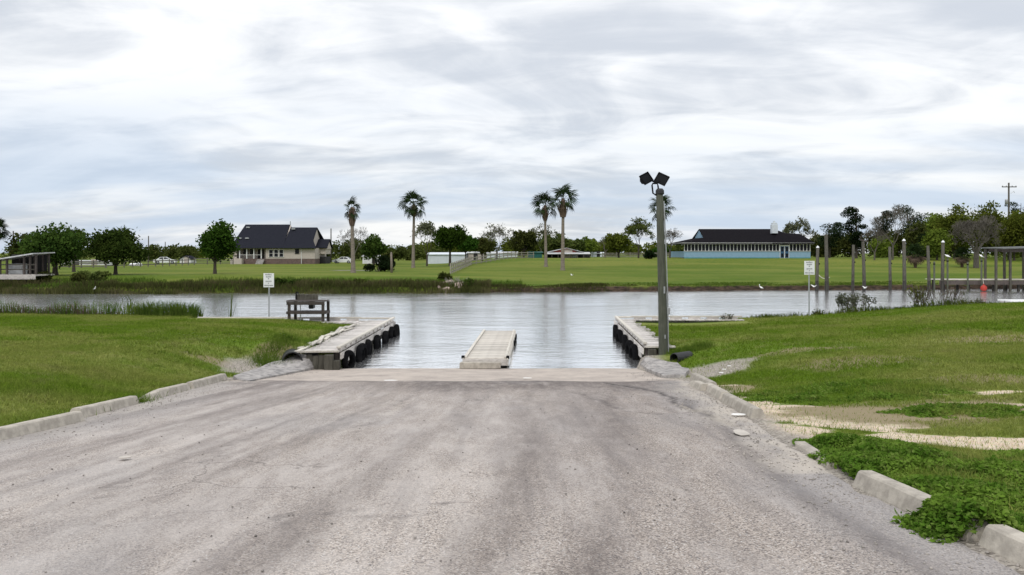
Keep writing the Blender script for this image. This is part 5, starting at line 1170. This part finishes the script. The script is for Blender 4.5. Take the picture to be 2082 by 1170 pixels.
# --- farm buildings
def shed(px0, px1, y, row_e, row_r, lab, wall, roof, depth=4., name='shed', ridge='x', door=None, pitch_off=.35, seams=0):
    x0, x1 = gx(px0, y), gx(px1, y); z = hz((x0 + x1) / 2, y); t = thing(name, lab, 'shed' if name == 'shed' else 'building', ((x0 + x1) / 2, y, z)); h = at(px0, row_e, y).z - z; hr = at(px0, row_r, y).z - z; w = (x1 - x0) / 2
    place('wall', MB().box((0, depth / 2, h / 2 - .1), (2 * w, depth, h + .2)).mesh('wall', wall), t)
    if ridge == 'y':
        place('gable', MB().prism([(-w, .03, h), (w, .03, h), (0, .03, hr)], (0, .1, 0)).mesh('gable', wall), t)
        for s_ in (-1, 1): slab(t, 'roof', roof, [(0, -.25, hr + .1), (s_ * (w + .25), -.25, h + .02), (s_ * (w + .25), depth + .2, h + .02), (0, depth + .2, hr + .1)], .08)
    else:
        slab(t, 'roof', roof, [(-w - .2, -.25, h + .04), (w + .2, -.25, h + .04), (w + .2, depth / 2, hr), (-w - .2, depth / 2, hr)], .08); slab(t, 'roof', roof, [(-w - .2, depth + .25, h + .04), (w + .2, depth + .25, h + .04), (w + .2, depth / 2, hr), (-w - .2, depth / 2, hr)], .08)
    for k in range(seams): place('seam', MB().box((0, 0, 0), (.06, .04, h)).mesh('seam', wall), t, (-w + 2 * w * (k + .5) / seams, -.015, h / 2))
    if door:
        for xc, dw, dh, dm in door: d_ = place('door', MB().box((0, 0, 0), (dw, .06, dh)).mesh('door', dm), t, (xc, -.02, dh / 2)); place('handle', MB().box((0, 0, 0), (.05, .06, .12)).mesh('handle', 'galvanised'), d_, (dw * .38, -.05, 0))
    return t
shed(365.5, 388, 172, 527, 521, 'small grey gabled garden shed at the edge of the lawn', 'trim_white', 'shingle_dark', 3., ridge='y', door=[(.25, 1.0, 1.5, 'siding_beige')])
shed(737, 772, 170, 522, 519, 'small white shed half hidden by the round dark tree', 'white_paint', 'metal_roof', 3.5, door=[(.6, .8, 1.3, 'porch_dark')])
shed(869, 946, 168, 518, 513.5, 'long white metal building behind the bright green oak', 'metal_white', 'metal_white', 9., name='metal_barn', seams=9)
shed(951, 983, 175, 515, 512, 'narrow pale building beyond the fence corner', 'siding_beige', 'metal_roof', 5., name='barn', door=[(0, .9, 1.8, 'porch_dark')])
shed(126, 215, 150, 533, 529.5, 'long low white shed behind the board fence', 'white_paint', 'metal_roof', 4., door=[(-1.5, 1.2, 1.1, 'porch_dark'), (2, 1.2, 1.1, 'siding_beige')])
shed(1074, 1102, 158, 514, 512, 'dark green metal shed next to the red barn', 'metal_green', 'metal_green', 3.5, seams=6)
shed(990, 1052, 205, 516, 512, 'pale far shed behind the rail fence', 'metal_white', 'metal_roof', 6., name='barn', seams=4)
shed(1205, 1228, 190, 516, 513, 'little white building beside the open barn', 'metal_white', 'metal_white', 4., door=[(0, .8, 1.4, 'porch_dark')])
yb = 158; x0, x1 = gx(1108, yb), gx(1200, yb); z = hz(15, yb); Bn = thing('barn', 'low red gabled barn with a dark open lean-to', 'building', ((x0 + x1) / 2, yb, z)); w = (x1 - x0) / 2; he = at(0, 513, yb).z - z; hr = at(0, 505, yb).z - z; cx = gx(1149, yb) - (x0 + x1) / 2
place('gable', MB().prism([(cx - 2.4, 1.0, he - .35), (cx + 2.4, 1.0, he - .35), (cx + 2.4, 1.0, he + .1), (cx + .4, 1.0, hr), (cx - 2.4, 1.0, he + .1)], (0, .15, 0)).mesh('gable', 'metal_red'), Bn)
slab(Bn, 'roof', 'metal_roof', [(-w, -.6, he - .35), (w, -.6, he - .35), (w, 1.1, he), (-w, 1.1, he)], .08); slab(Bn, 'roof', 'metal_roof', [(cx + .4, .6, hr + .08), (cx - 3.9, .6, he - .1), (cx - 3.9, 9, he - .1), (cx + .4, 9, hr + .08)], .08); slab(Bn, 'roof', 'metal_roof', [(cx + .4, .6, hr + .08), (cx + 3.9, .6, he - .02), (cx + 3.9, 9, he - .02), (cx + .4, 9, hr + .08)], .08)
for k in range(8): place('post', MB().box((0, 0, 0), (.16, .16, he - .4)).mesh('post', 'dark_timber'), Bn, (-w + .1 + k * (2 * w - .2) / 7, -.4, (he - .4) / 2))
place('back_wall', MB().box((0, 5, he / 2 - .2), (2 * w - .1, .15, he - .2)).mesh('back_wall', 'porch_dark'), Bn)
for sx in (-1, 1): place('end_wall', MB().box((sx * (w - .08), 2.9, he / 2 - .2), (.12, 4.1, he - .3)).mesh('end_wall', 'porch_dark'), Bn)
place('door', MB().box((0, 0, 0), (1.7, .08, 1.7)).mesh('door', 'siding_beige'), Bn, (gx(1156, yb) - (x0 + x1) / 2, 1.0, .86)); place('stored_panel', MB().box((0, 0, 0), (1.1, .08, 1.5)).mesh('stored_panel', 'metal_white'), Bn, (gx(1171, yb) - (x0 + x1) / 2, 1.6, .78))
# --- fences
def fence(pts, lab, hgt, nr, step, mat='fence_wood', pw=.14, rw=.15):
    c = Vector(pts[0]); t = thing('rail_fence', lab, 'fence', c); post = MB().box((0, 0, 0), (pw, pw, hgt + .35), bev=.01).mesh('post', mat)
    first = True
    for a, b_ in zip(pts[:-1], pts[1:]):
        a, b_ = Vector(a), Vector(b_); n = max(1, round((b_ - a).length / step))
        for k in range(n + (1 if b_ is pts[-1] or True else 0)):
            p = a.lerp(b_, k / n)
            if k == 0 and not first: continue
            p.z = hz(p.x, p.y); place('post', post, t, p - c + Vector((0, 0, (hgt - .25) / 2)))
            if k < n + 0: pass
        for k in range(n):
            p, q = a.lerp(b_, k / n), a.lerp(b_, (k + 1) / n); p.z, q.z = hz(p.x, p.y), hz(q.x, q.y); d = q - p; L = d.length; az = math.atan2(d.y, d.x); el = -math.asin(d.z / L); nrm = Vector((d.y, -d.x, 0)).normalized() * (pw / 2 + .02)
            for r_ in range(nr): place('rail', MB().box((0, 0, 0), (L - .01, .035, rw)).mesh('rail', mat), t, (p + q) / 2 - c + nrm + Vector((0, 0, hgt * (r_ + .75) / nr - .06)), (0, el, az))
        first = False
    return t
F0 = ground(916, 558); F1 = Vector((gx(958, 122), 122, 0)); F2 = Vector((gx(1048, 145), 145, 0)); F3 = Vector((gx(1085, 152), 152, 0))
fence([F0, F1, F2, F3], 'three rail timber fence climbing from the bank and turning along the lawn', 1.25, 3, 2.4, 'fence_pale')
fence([(gx(116, 120), 120, 0), (gx(214, 122), 122, 0)], 'board fence with square openings behind the mushroom shaped oak', 1.15, 3, 1.6)
fence([(gx(216, 118), 118, 0), (gx(395, 150), 150, 0)], 'thin post and rail fence running from the oak to the grey shed', 1.2, 2, 2.6)
fence([(gx(395, 158), 158, 0), (gx(474, 160), 160, 0)], 'dark low fence between the dense oak and the house', 1.3, 3, 2.2)
fence([(gx(1225, 170), 170, 0), (gx(1392, 172), 172, 0)], 'far grey rail fence behind the thin leafing tree', 1.1, 3, 3, 'fence_pale')
tag(MB().add([(gx(a, y_), y_, hz(gx(a, y_), y_) + .03) for a, y_ in ((668, 101), (750, 101), (752, 103), (690, 103.4))], [(0, 1, 2, 3)]).build('garden_path', 'fence_pale'), kind='structure')
# --- cars
def car(px, row, y, lab, L=4.7, rz=0., pickup=False):
    x = gx(px, y); z = hz(x, y); t = thing('parked_car', lab, 'car', (x, y, z), rz); wd = .88
    body = [(-2.3, .32), (-2.34, .62), (-2.25, .86), (-1.55, .96), (1.15, .93), (2.1, .80), (2.33, .62), (2.33, .34), (1.85, .24), (-1.85, .24)]
    m = MB(); m.prism([(a, -wd, b) for a, b in body], (0, 2 * wd, 0)); place('body', m.mesh('body', 'car_white'), t)
    cab = [(-1.62, .94), (-.95, 1.42), (.25, 1.45), (1.20, .92)]; m = MB(); P = [(a, -wd + .05 + (b - .93) * .22, b) for a, b in cab]; Q = [(a, wd - .05 - (b - .93) * .22, b) for a, b in cab]; m.add(P + Q, [(0, 1, 2, 3), (7, 6, 5, 4)] + [(i, i + 4, (i + 1) % 4 + 4, (i + 1) % 4) for i in range(4)]); place('cabin', m.mesh('cabin', 'car_white'), t)
    for s_ in (-1, 1):
        for q in ([(-1.32, .98), (-.90, 1.36), (-.36, 1.38), (-.36, .98)], [(-.26, .98), (-.26, 1.38), (.20, 1.38), (.86, .98)]): place('side_window', MB().prism([(a, s_ * (wd - .045 - (b - .93) * .22), b) for a, b in q], (0, s_ * .012, 0)).mesh('side_window', 'car_glass'), t)
        place('headlight', MB().box((2.24, s_ * .62, .66), (.16, .34, .14)).mesh('headlight', 'lens_glass'), t); place('tail_light', MB().box((-2.28, s_ * .66, .72), (.10, .30, .14)).mesh('tail_light', 'buoy_red'), t)
        for xx in (-1.42, 1.42):
            wh = place('wheel', MB().lathe([(.20, -.11), (.30, -.115), (.33, -.07), (.33, .07), (.30, .115), (.20, .11)], 18, axis='y').mesh('wheel', 'rubber', True), t, (xx, s_ * (wd - .07), .33)); place('rim', MB().lathe([(.001, -.10), (.20, -.09), (.21, 0), (.20, .09), (.001, .10)], 14, axis='y').mesh('rim', 'galvanised'), wh)
    m = MB().prism([(-1.56, -.66, .99), (-1.0, -.56, 1.39), (-1.0, .56, 1.39), (-1.56, .66, .99)], (-.012, 0, .012)); place('rear_window', m.mesh('rear_window', 'car_glass'), t)
    m = MB().prism([(1.14, -.70, .97), (.32, -.56, 1.41), (.32, .56, 1.41), (1.14, .70, .97)], (.012, 0, .012)); place('windscreen', m.mesh('windscreen', 'car_glass'), t)
    return t
car(698, 537, 176, 'white saloon car parked side on between the house and the thin palm', rz=R(176))
car(336, 540, 168, 'white car parked half out of sight beside the grey shed', rz=R(20))
def hull(px, y, lab):
    x = gx(px, y); z = hz(x, y); t = thing('covered_boat', lab, 'boat', (x, y, z), .1)
    m = MB(); prof_ = [(-1.0, .10), (-.9, .45), (0, .62), (.8, .50), (1.15, .25)]
    vs = []
    for a, b in prof_:
        wdt = .55 * (1 - max(0, a) ** 2 * .6)
        for k in range(9): an = math.pi * k / 8; vs.append((a, wdt * math.cos(an), .08 + b * math.sin(an) * .9))
    fs = [(i * 9 + k, i * 9 + k + 1, (i + 1) * 9 + k + 1, (i + 1) * 9 + k) for i in range(4) for k in range(8)] + [tuple(range(9)), tuple(36 + k for k in reversed(range(9)))]
    m.add(vs, fs); place('hull', m.mesh('hull', 'car_white', True), t); place('trailer_frame', MB().box((0, 0, .06), (2.2, .5, .10)).mesh('trailer_frame', 'galvanised'), t)
hull(276, 140, 'small low white boat shape by the rail fence near the shed')

# ------------------------------------------------------------------ pilings, pier and boathouse
PG = 'timber boat lift pilings in the far side of the river'
pil = None
for px, y, top_, rad, lab, capd in ((1661, 75.5, 503, .15, 'shorter weathered piling beside the notice sign', 1), (1681, 75, 477, .17, 'tallest weathered piling, roped to the shorter one by the notice sign', 0), (1734, 76, 498, .13, 'leaning slim piling of the pair with a white bird at its foot', 0),
        (1757, 75.5, 491, .15, 'flat capped piling of the pair with a white bird at its foot', 2), (1810, 76.5, 502, .13, 'slimmer piling of the middle pair', 0), (1839, 75.5, 489, .16, 'stout white topped piling of the middle pair', 1), (1889, 75.5, 500, .14, 'brown piling standing behind the willowy bush', 0), (1916, 75.5, 492, .15, 'white topped piling beside the start of the wooden pier', 1)):
    x = gx(px, y); zt = at(px, top_, y).z; t = thing('piling', lab, 'piling', (x, y, 0), 0, PG); ln = random.uniform(-.12, .10)
    m = MB().tube([(0, 0, .95), (ln * .4, 0, zt * .5), (ln, 0, zt)], [rad * 1.08, rad, rad * .92], 10).mesh('shaft', 'piling_timber', True); noisy(m, .015, 2, int(px)); place('shaft', m, t)
    place('wet_foot', MB().tube([(-.02, 0, -1.3), (0, 0, .95)], [rad * 1.12, rad * 1.08], 10).mesh('wet_foot', 'wet_shade_timber', True), t)
    if capd == 1: place('cap', MB().lathe([(.001, .16), (rad * .9, .02), (rad * 1.05, -.06)], 10, (ln, 0, zt)).mesh('cap', 'white_paint'), t)
    if capd == 2: place('cap', MB().box((ln + .05, 0, zt + .06), (.62, .3, .08), ry=.25).mesh('cap', 'dark_timber'), t)
    place('cleat', MB().box((ln * .6 + rad, -.03, zt * .62), (.10, .12, .14)).mesh('cleat', 'black_metal'), t)
a, b = Vector((gx(1662, 75.5), 75.5, at(0, 557, 75.5).z)), Vector((gx(1686, 75), 74.9, at(0, 564, 75).z))
tag(MB().tube([a.lerp(b, k / 8) + Vector((0, 0, -.28 * math.sin(math.pi * k / 8))) for k in range(9)], .035, 6).build('mooring_rope', 'rope'), 'pale rope sagging between the two pilings by the sign', 'rope')
py0, py1 = 75.6, 78.2; p0, p1 = gx(1905, 76), gx(2150, 76); Pz = at(0, 569, 76).z; Pr = thing('timber_pier', 'brown timber pier along the far bank under the shelter roof', 'pier', ((p0 + p1) / 2, 76.8, 0)); cx = (p0 + p1) / 2
for s0 in np.arange(p0, p1 - .3, 3.0):
    L = min(3.0, p1 - s0); me = MB().box((0, 0, 0), (L - .02, .06, .42)).mesh('fascia_board', 'dark_timber'); place('fascia_board', me, Pr, (s0 + L / 2 - cx, py0 - .03 - 76.8, Pz - .26))
pk = [board(py1 - py0, .28, .05, k) for k in range(3)]
for i, s0 in enumerate(np.arange(p0 + .15, p1, .30)): place('plank', pk[i % 3], Pr, (s0 - cx, (py0 + py1) / 2 - 76.8, Pz), (0, 0, R(90)))
for s0 in np.arange(p0 + .6, p1, 2.4):
    for yy in (75.9, 77.8): place('piling', MB().tube([(0, 0, -1.2), (0, 0, Pz - .05)], .13, 8).mesh('piling', 'wet_shade_timber'), Pr, (s0 - cx, yy - 76.8, 0))
for px, tp in ((1899, 532), (1926, 526), (1967, 533), (1995, 526)):
    t = thing('mooring_post', {1899: 'thin short post where the wooden pier starts', 1926: 'post with a white gull on top next to the white topped piling', 1967: 'short dark post on the pier in front of the palmetto', 1995: 'dark post with a bird on top above the red buoy'}[px], 'post', (gx(px, 75.4), 75.35, 0), 0, 'slim mooring posts along the wooden pier')
    z_ = at(0, tp, 75.4).z; place('shaft', MB().tube([(0, 0, -1.2), (0, 0, z_)], .085, 8).mesh('shaft', 'pole_timber', True), t)
    place('collar', MB().lathe([(.09, .06), (.10, .03), (.10, -.03), (.09, -.06)], 8, (0, 0, z_ - .25)).mesh('collar', 'black_metal'), t)
Sh = thing('pier_shelter', 'flat grey roof on tall posts over the wooden pier', 'shelter', (gx(2090, 76), 76.5, 0)); sx0 = gx(2090, 76); zt = at(0, 507, 76).z
for px, yy in ((2025, 75.5), (2054, 75.5), (2100, 75.5), (2030, 77.6), (2070, 77.6), (2110, 77.6)): place('post', MB().box((0, 0, 0), (.18, .18, zt + 1.2)).mesh('post', 'piling_timber'), Sh, (gx(px, 75.5) - sx0, yy - 76.5, (zt - 1.2) / 2))
slab(Sh, 'roof', 'roof_grey', [(gx(2019, 76) - sx0, -2.0, zt + .10), (gx(2160, 76) - sx0, -2.0, zt + .28), (gx(2160, 76) - sx0, 1.8, zt + .36), (gx(2021, 76) - sx0, 1.8, zt + .18)], .10)
place('beam', MB().box((3.4 - (sx0 - gx(2090, 76)), -1.0, zt - .16), (7.5 + 5, .12, .26)).mesh('beam', 'dark_timber'), Sh); place('beam', MB().box((3.4, 1.1, zt - .10), (12.5, .12, .26)).mesh('beam', 'dark_timber'), Sh)
p = Vector((gx(2000, 74.6), 74.6, .32)); t = thing('mooring_buoy', 'round red buoy hanging at the face of the wooden pier', 'buoy', p)
prof_ = [(.001, -.30)] + [(.29 * math.cos(a), .29 * math.sin(a)) for a in np.linspace(-1.5, 1.5, 11)] + [(.001, .30)]
place('ball', MB().lathe(prof_, 16).mesh('ball', 'buoy_red', True), t); place('eyelet', MB().tube([(0, 0, .26), (0, 0, .40)], .05, 7).mesh('eyelet', 'buoy_red'), t); place('line', MB().tube([(0, 0, .38), (.1, .3, .9), (.15, .75, Pz - .34)], .02, 5).mesh('line', 'rope'), t)
fl2 = thing('floating_platform', 'low white floating platform beyond the swelling of the lawn', 'platform', (gx(2070, 57), 57, 0)); place('deck', MB().box((.3, 0, .20), (2.6, 1.6, .10), bev=.02).mesh('deck', 'trim_white'), fl2); place('hull', MB().box((.3, 0, .0), (2.4, 1.4, .30), bev=.03).mesh('hull', 'grey_timber'), fl2)
# boathouse on the west
yb = 74.2; bx0, bx1 = gx(-60, yb), gx(78, yb); cx = (bx0 + bx1) / 2; BH = thing('boathouse', 'open sided boathouse with a pale sloping tin roof, cropped by the picture edge', 'boathouse', (cx, 76, 0)); dz_ = at(0, 560, yb).z
place('deck', MB().box((0, -.7, dz_), (bx1 - bx0, 3.0, .14)).mesh('deck', 'grey_timber'), BH); place('deck_fascia', MB().box((0, -2.24, dz_ - .18), (bx1 - bx0, .06, .4)).mesh('deck_fascia', 'grey_timber'), BH)
ra, rb = at(0, 527, yb).z, at(0, 515, yb).z
slab(BH, 'roof', 'metal_roof', [(bx0 - cx, -2.7, ra - .45), (bx1 - cx, -2.7, rb), (bx1 - cx, .9, rb + .10), (bx0 - cx, .9, ra - .35)], .10)
for px, yy in ((3, -2.0), (17, -2.0), (52, -2.0), (64, -2.0), (76, -2.0), (10, .5), (40, .5), (58, .5), (70, .5)):
    xx = gx(px, yb) - cx; zt = ra - .45 + (rb - ra + .45) * (xx + cx - bx0) / (bx1 - bx0) - .02
    place('post', MB().box((0, 0, 0), (.16, .16, zt - dz_)).mesh('post', 'dark_timber'), BH, (xx, yy, (zt + dz_) / 2))
place('back_wall', MB().box((0, .62, 0), (3.4, .1, 1.9)).mesh('back_wall', 'porch_dark'), BH, (gx(28, yb) - cx, 0, dz_ + 1.0)); place('cupboard', MB().box((0, 0, 0), (1.4, .8, 1.0), bev=.02).mesh('cupboard', 'metal_roof'), BH, (gx(26, yb) - cx, -1.1, dz_ + .58))
for z_ in (.55, 1.0): place('rail', MB().box((0, -2.0, 0), (bx1 - bx0 - .4, .06, .10)).mesh('rail', 'piling_timber'), BH, (0, 0, dz_ + z_))
for k in range(9): place('piling', MB().tube([(0, 0, -1.2), (0, 0, dz_ - .05)], .13, 8).mesh('piling', 'wet_shade_timber'), BH, (bx0 - cx + .4 + k * (bx1 - bx0 - .8) / 8, -1.9, 0))

# ------------------------------------------------------------------ poles, posts, rocks, birds
def util_pole(px, y, row_t, lab, arm=0., tf=False, r_=.15):
    x = gx(px, y); z = hz(x, y); h = at(px, row_t, y).z - z; t = thing('utility_pole', lab, 'utility pole', (x, y, z), 0, 'utility poles on the skyline'); place('pole', MB().tube([(0, 0, -.4), (0, 0, h)], [r_ * 1.2, r_ * .8], 9).mesh('pole', 'piling_timber', True), t)
    if arm:
        place('cross_arm', MB().box((0, -.14, h - .75), (arm, .12, .16)).mesh('cross_arm', 'piling_timber'), t)
        for s_ in (-.92, -.4, .4, .92): place('insulator', MB().lathe([(.05, 0), (.08, .06), (.06, .16), (.001, .2)], 8, (s_ * arm / 2, -.14, h - .67)).mesh('insulator', 'galvanised'), t)
    if tf: place('transformer', MB().lathe([(.001, .5), (.24, .44), (.26, .3), (.26, -.4), (.2, -.46), (.001, -.46)], 12, (-.46, -.1, h - 3.4)).mesh('transformer', 'galvanised', True), t); place('hanger', MB().tube([(.3, -.1, h - 1.9), (.85, -.1, h - 1.5), (.95, -.1, h - 1.8)], .04, 6).mesh('hanger', 'galvanised'), t)
util_pole(2051, 140, 372, 'tall power pole with a cross arm and transformer over the wood', 2.6, True, .17)
util_pole(673, 190, 465, 'bare slim pole standing by the white saloon car')
util_pole(27, 170, 470, 'bare pole over the trees behind the boathouse')
util_pole(302, 200, 480, 'bare thin pole beside the mushroom shaped oak'); util_pole(336, 260, 492, 'tiny distant pole between the oak and the house')
util_pole(1803, 190, 428, 'thin dark pole among the pine tops')
g_ = ground(796, 555); t = thing('old_post', 'pale weathered post standing in the grass in front of the black green shrub', 'post', g_); h = at(0, 514, g_.y).z - g_.z
m = MB().tube([(0, 0, -.3), (0, 0, h * .5), (-.03, 0, h - .1)], [.15, .14, .12], 8).mesh('shaft', 'palm_bark', True); noisy(m, .02, 2, 5); place('shaft', m, t); place('tip', MB().lathe([(.12, 0), (.10, .10), (.001, .2)], 8, (-.03, 0, h - .1)).mesh('tip', 'palm_bark'), t)
RK = 'pale rocks tumbled at the foot of the far bank'
for k in range(12):
    px = 888 + k * 4.4 + random.uniform(-2, 2); y = 72.6 + random.uniform(-.3, 1.8) + (1.6 if k % 3 == 0 else 0); x = gx(px, y); bm = bmesh.new(); bmesh.ops.create_icosphere(bm, subdivisions=2, radius=random.uniform(.22, .48)); me = bpy.data.meshes.new('bank_rock'); bm.to_mesh(me); bm.free(); me.materials.append(MATS['rock_pale'])
    for v_ in me.vertices: v_.co.z *= .6; v_.co.x *= random.choice((1, 1)) * 1.25
    noisy(me, .20, 1.6, k * 7); o = place('bank_rock', me, None, (x, y, max(hz(x, y), .02) + .10), (random.random(), random.random(), random.random() * 6)); tag(o, 'rough pale rock in the heap at the water below the rail fence', 'rock', RK)
dr = MB()
for k in range(60):
    x = gx(random.uniform(915, 952), 75); y = 74.6 + random.uniform(-.8, 1.4); a = random.uniform(0, 3.1); dr.tube([(x, y, hz(x, y) + random.uniform(0, .2)), (x + math.cos(a) * .7, y + random.uniform(-.3, .3), hz(x, y) + random.uniform(.3, .9))], [.03, .012], 4)
tag(dr.build('dead_brush', 'fence_pale'), kind='stuff')
def bird(name, loc, lab, rz, scale=1., flying=False, dark=False, neck=0.):
    t = thing(name, lab, 'bird', loc, rz); bm_ = 'bird_dark' if dark else 'bird_white'; m = MB()
    body = [(.001, -.26), (.05, -.22), (.10, -.10), (.115, .02), (.09, .14), (.05, .22), (.001, .25)]
    m.lathe(body, 12, (0, 0, 0), axis='x')
    e = Euler((0, R(-25 if not flying else -4), 0)).to_matrix(); m.v = [tuple(e @ Vector(v_)) for v_ in m.v]; h0 = Vector((.20, 0, .09)) if not flying else Vector((.23, 0, .02)); hd = h0 + Vector((.05, 0, .05 + neck))
    m.tube([h0 * .8, h0.lerp(hd, .5) + Vector((.04 * (neck > 0), 0, 0)), hd], [.06, .036, .036], 8)
    m.lathe([(.001, -.06), (.04, -.035), (.052, 0), (.04, .035), (.001, .06)], 10, tuple(hd), axis='x'); m.add([tuple(e @ Vector(p)) for p in ((-.2, -.04, .02), (-.2, .04, .02), (-.42, .06, .0), (-.42, -.06, .0), (-.2, 0, -.03))], [(0, 1, 2, 3), (0, 3, 4), (1, 4, 2), (3, 2, 4)])
    place('body', m.mesh('body', bm_, True), t); place('beak', MB().tube([hd + Vector((.05, 0, 0)), hd + Vector((.16, 0, -.01))], [.016, .003], 6).mesh('beak', 'rope'), t)
    for s_ in (-1, 1):
        if flying: w_ = MB().prism([(.12, s_ * .06, .04), (.10, s_ * .40, .20), (-.05, s_ * .80, .30), (-.14, s_ * .42, .16), (-.14, s_ * .06, .03)], (0, 0, .02))
        else: w_ = MB().prism([(.10, s_ * .10, .07), (-.02, s_ * .125, .06), (-.32, s_ * .05, -.10), (-.12, s_ * .125, -.07)], (0, s_ * .02, 0))
        place('wing', w_.mesh('wing', 'bird_dark' if (dark or lab.startswith('grey')) else 'bird_white'), t)
        L = .22 if neck == 0 else .42
        if not flying: place('leg', MB().tube([(-.02, s_ * .04, -.08), (-.02, s_ * .04, -.08 - L)], .012, 5).mesh('leg', 'bird_dark'), t)
        else: place('leg', MB().tube([(-.2, s_ * .03, -.03), (-.5, s_ * .03, -.06)], .012, 5).mesh('leg', 'bird_dark'), t)
    t.scale = (scale,) * 3; return t
bird('white_egret', at(1163, 560, 86), 'white egret flying low over the lawn near the taller twin palm', R(200), .5, True)
x = gx(1549, 76.4); bird('white_egret', (x, 76.6, max(0, hz(x, 76.6)) + .30), 'white egret standing at the muddy water edge below the blue house', R(150), .62, neck=.30)
bird('white_egret', at(1655, 583, 75), 'white bird with raised wings taking off beside the short piling', R(20), .55, True)
bird('sea_gull', (gx(1926, 75.4), 75.35, at(0, 526, 75.4).z + .25), 'white gull perched on a slim post beside the white topped piling', R(160), .8)
bird('sea_gull', (gx(1995, 75.4), 75.35, at(0, 526, 75.4).z + .25), 'grey winged gull perched on the post above the red buoy', R(190), .8)
x = gx(1757, 74.7); bird('white_egret', (x + .1, 74.75, .34), 'white bird at the waterline by the flat capped piling', R(10), .5, True)
x = gx(190, 70.5); bird('white_egret', (x, yfar(np.array([x]))[0] - .05, .45), 'white bird standing in the shallows under the marsh bushes', R(90), .6, neck=.15)
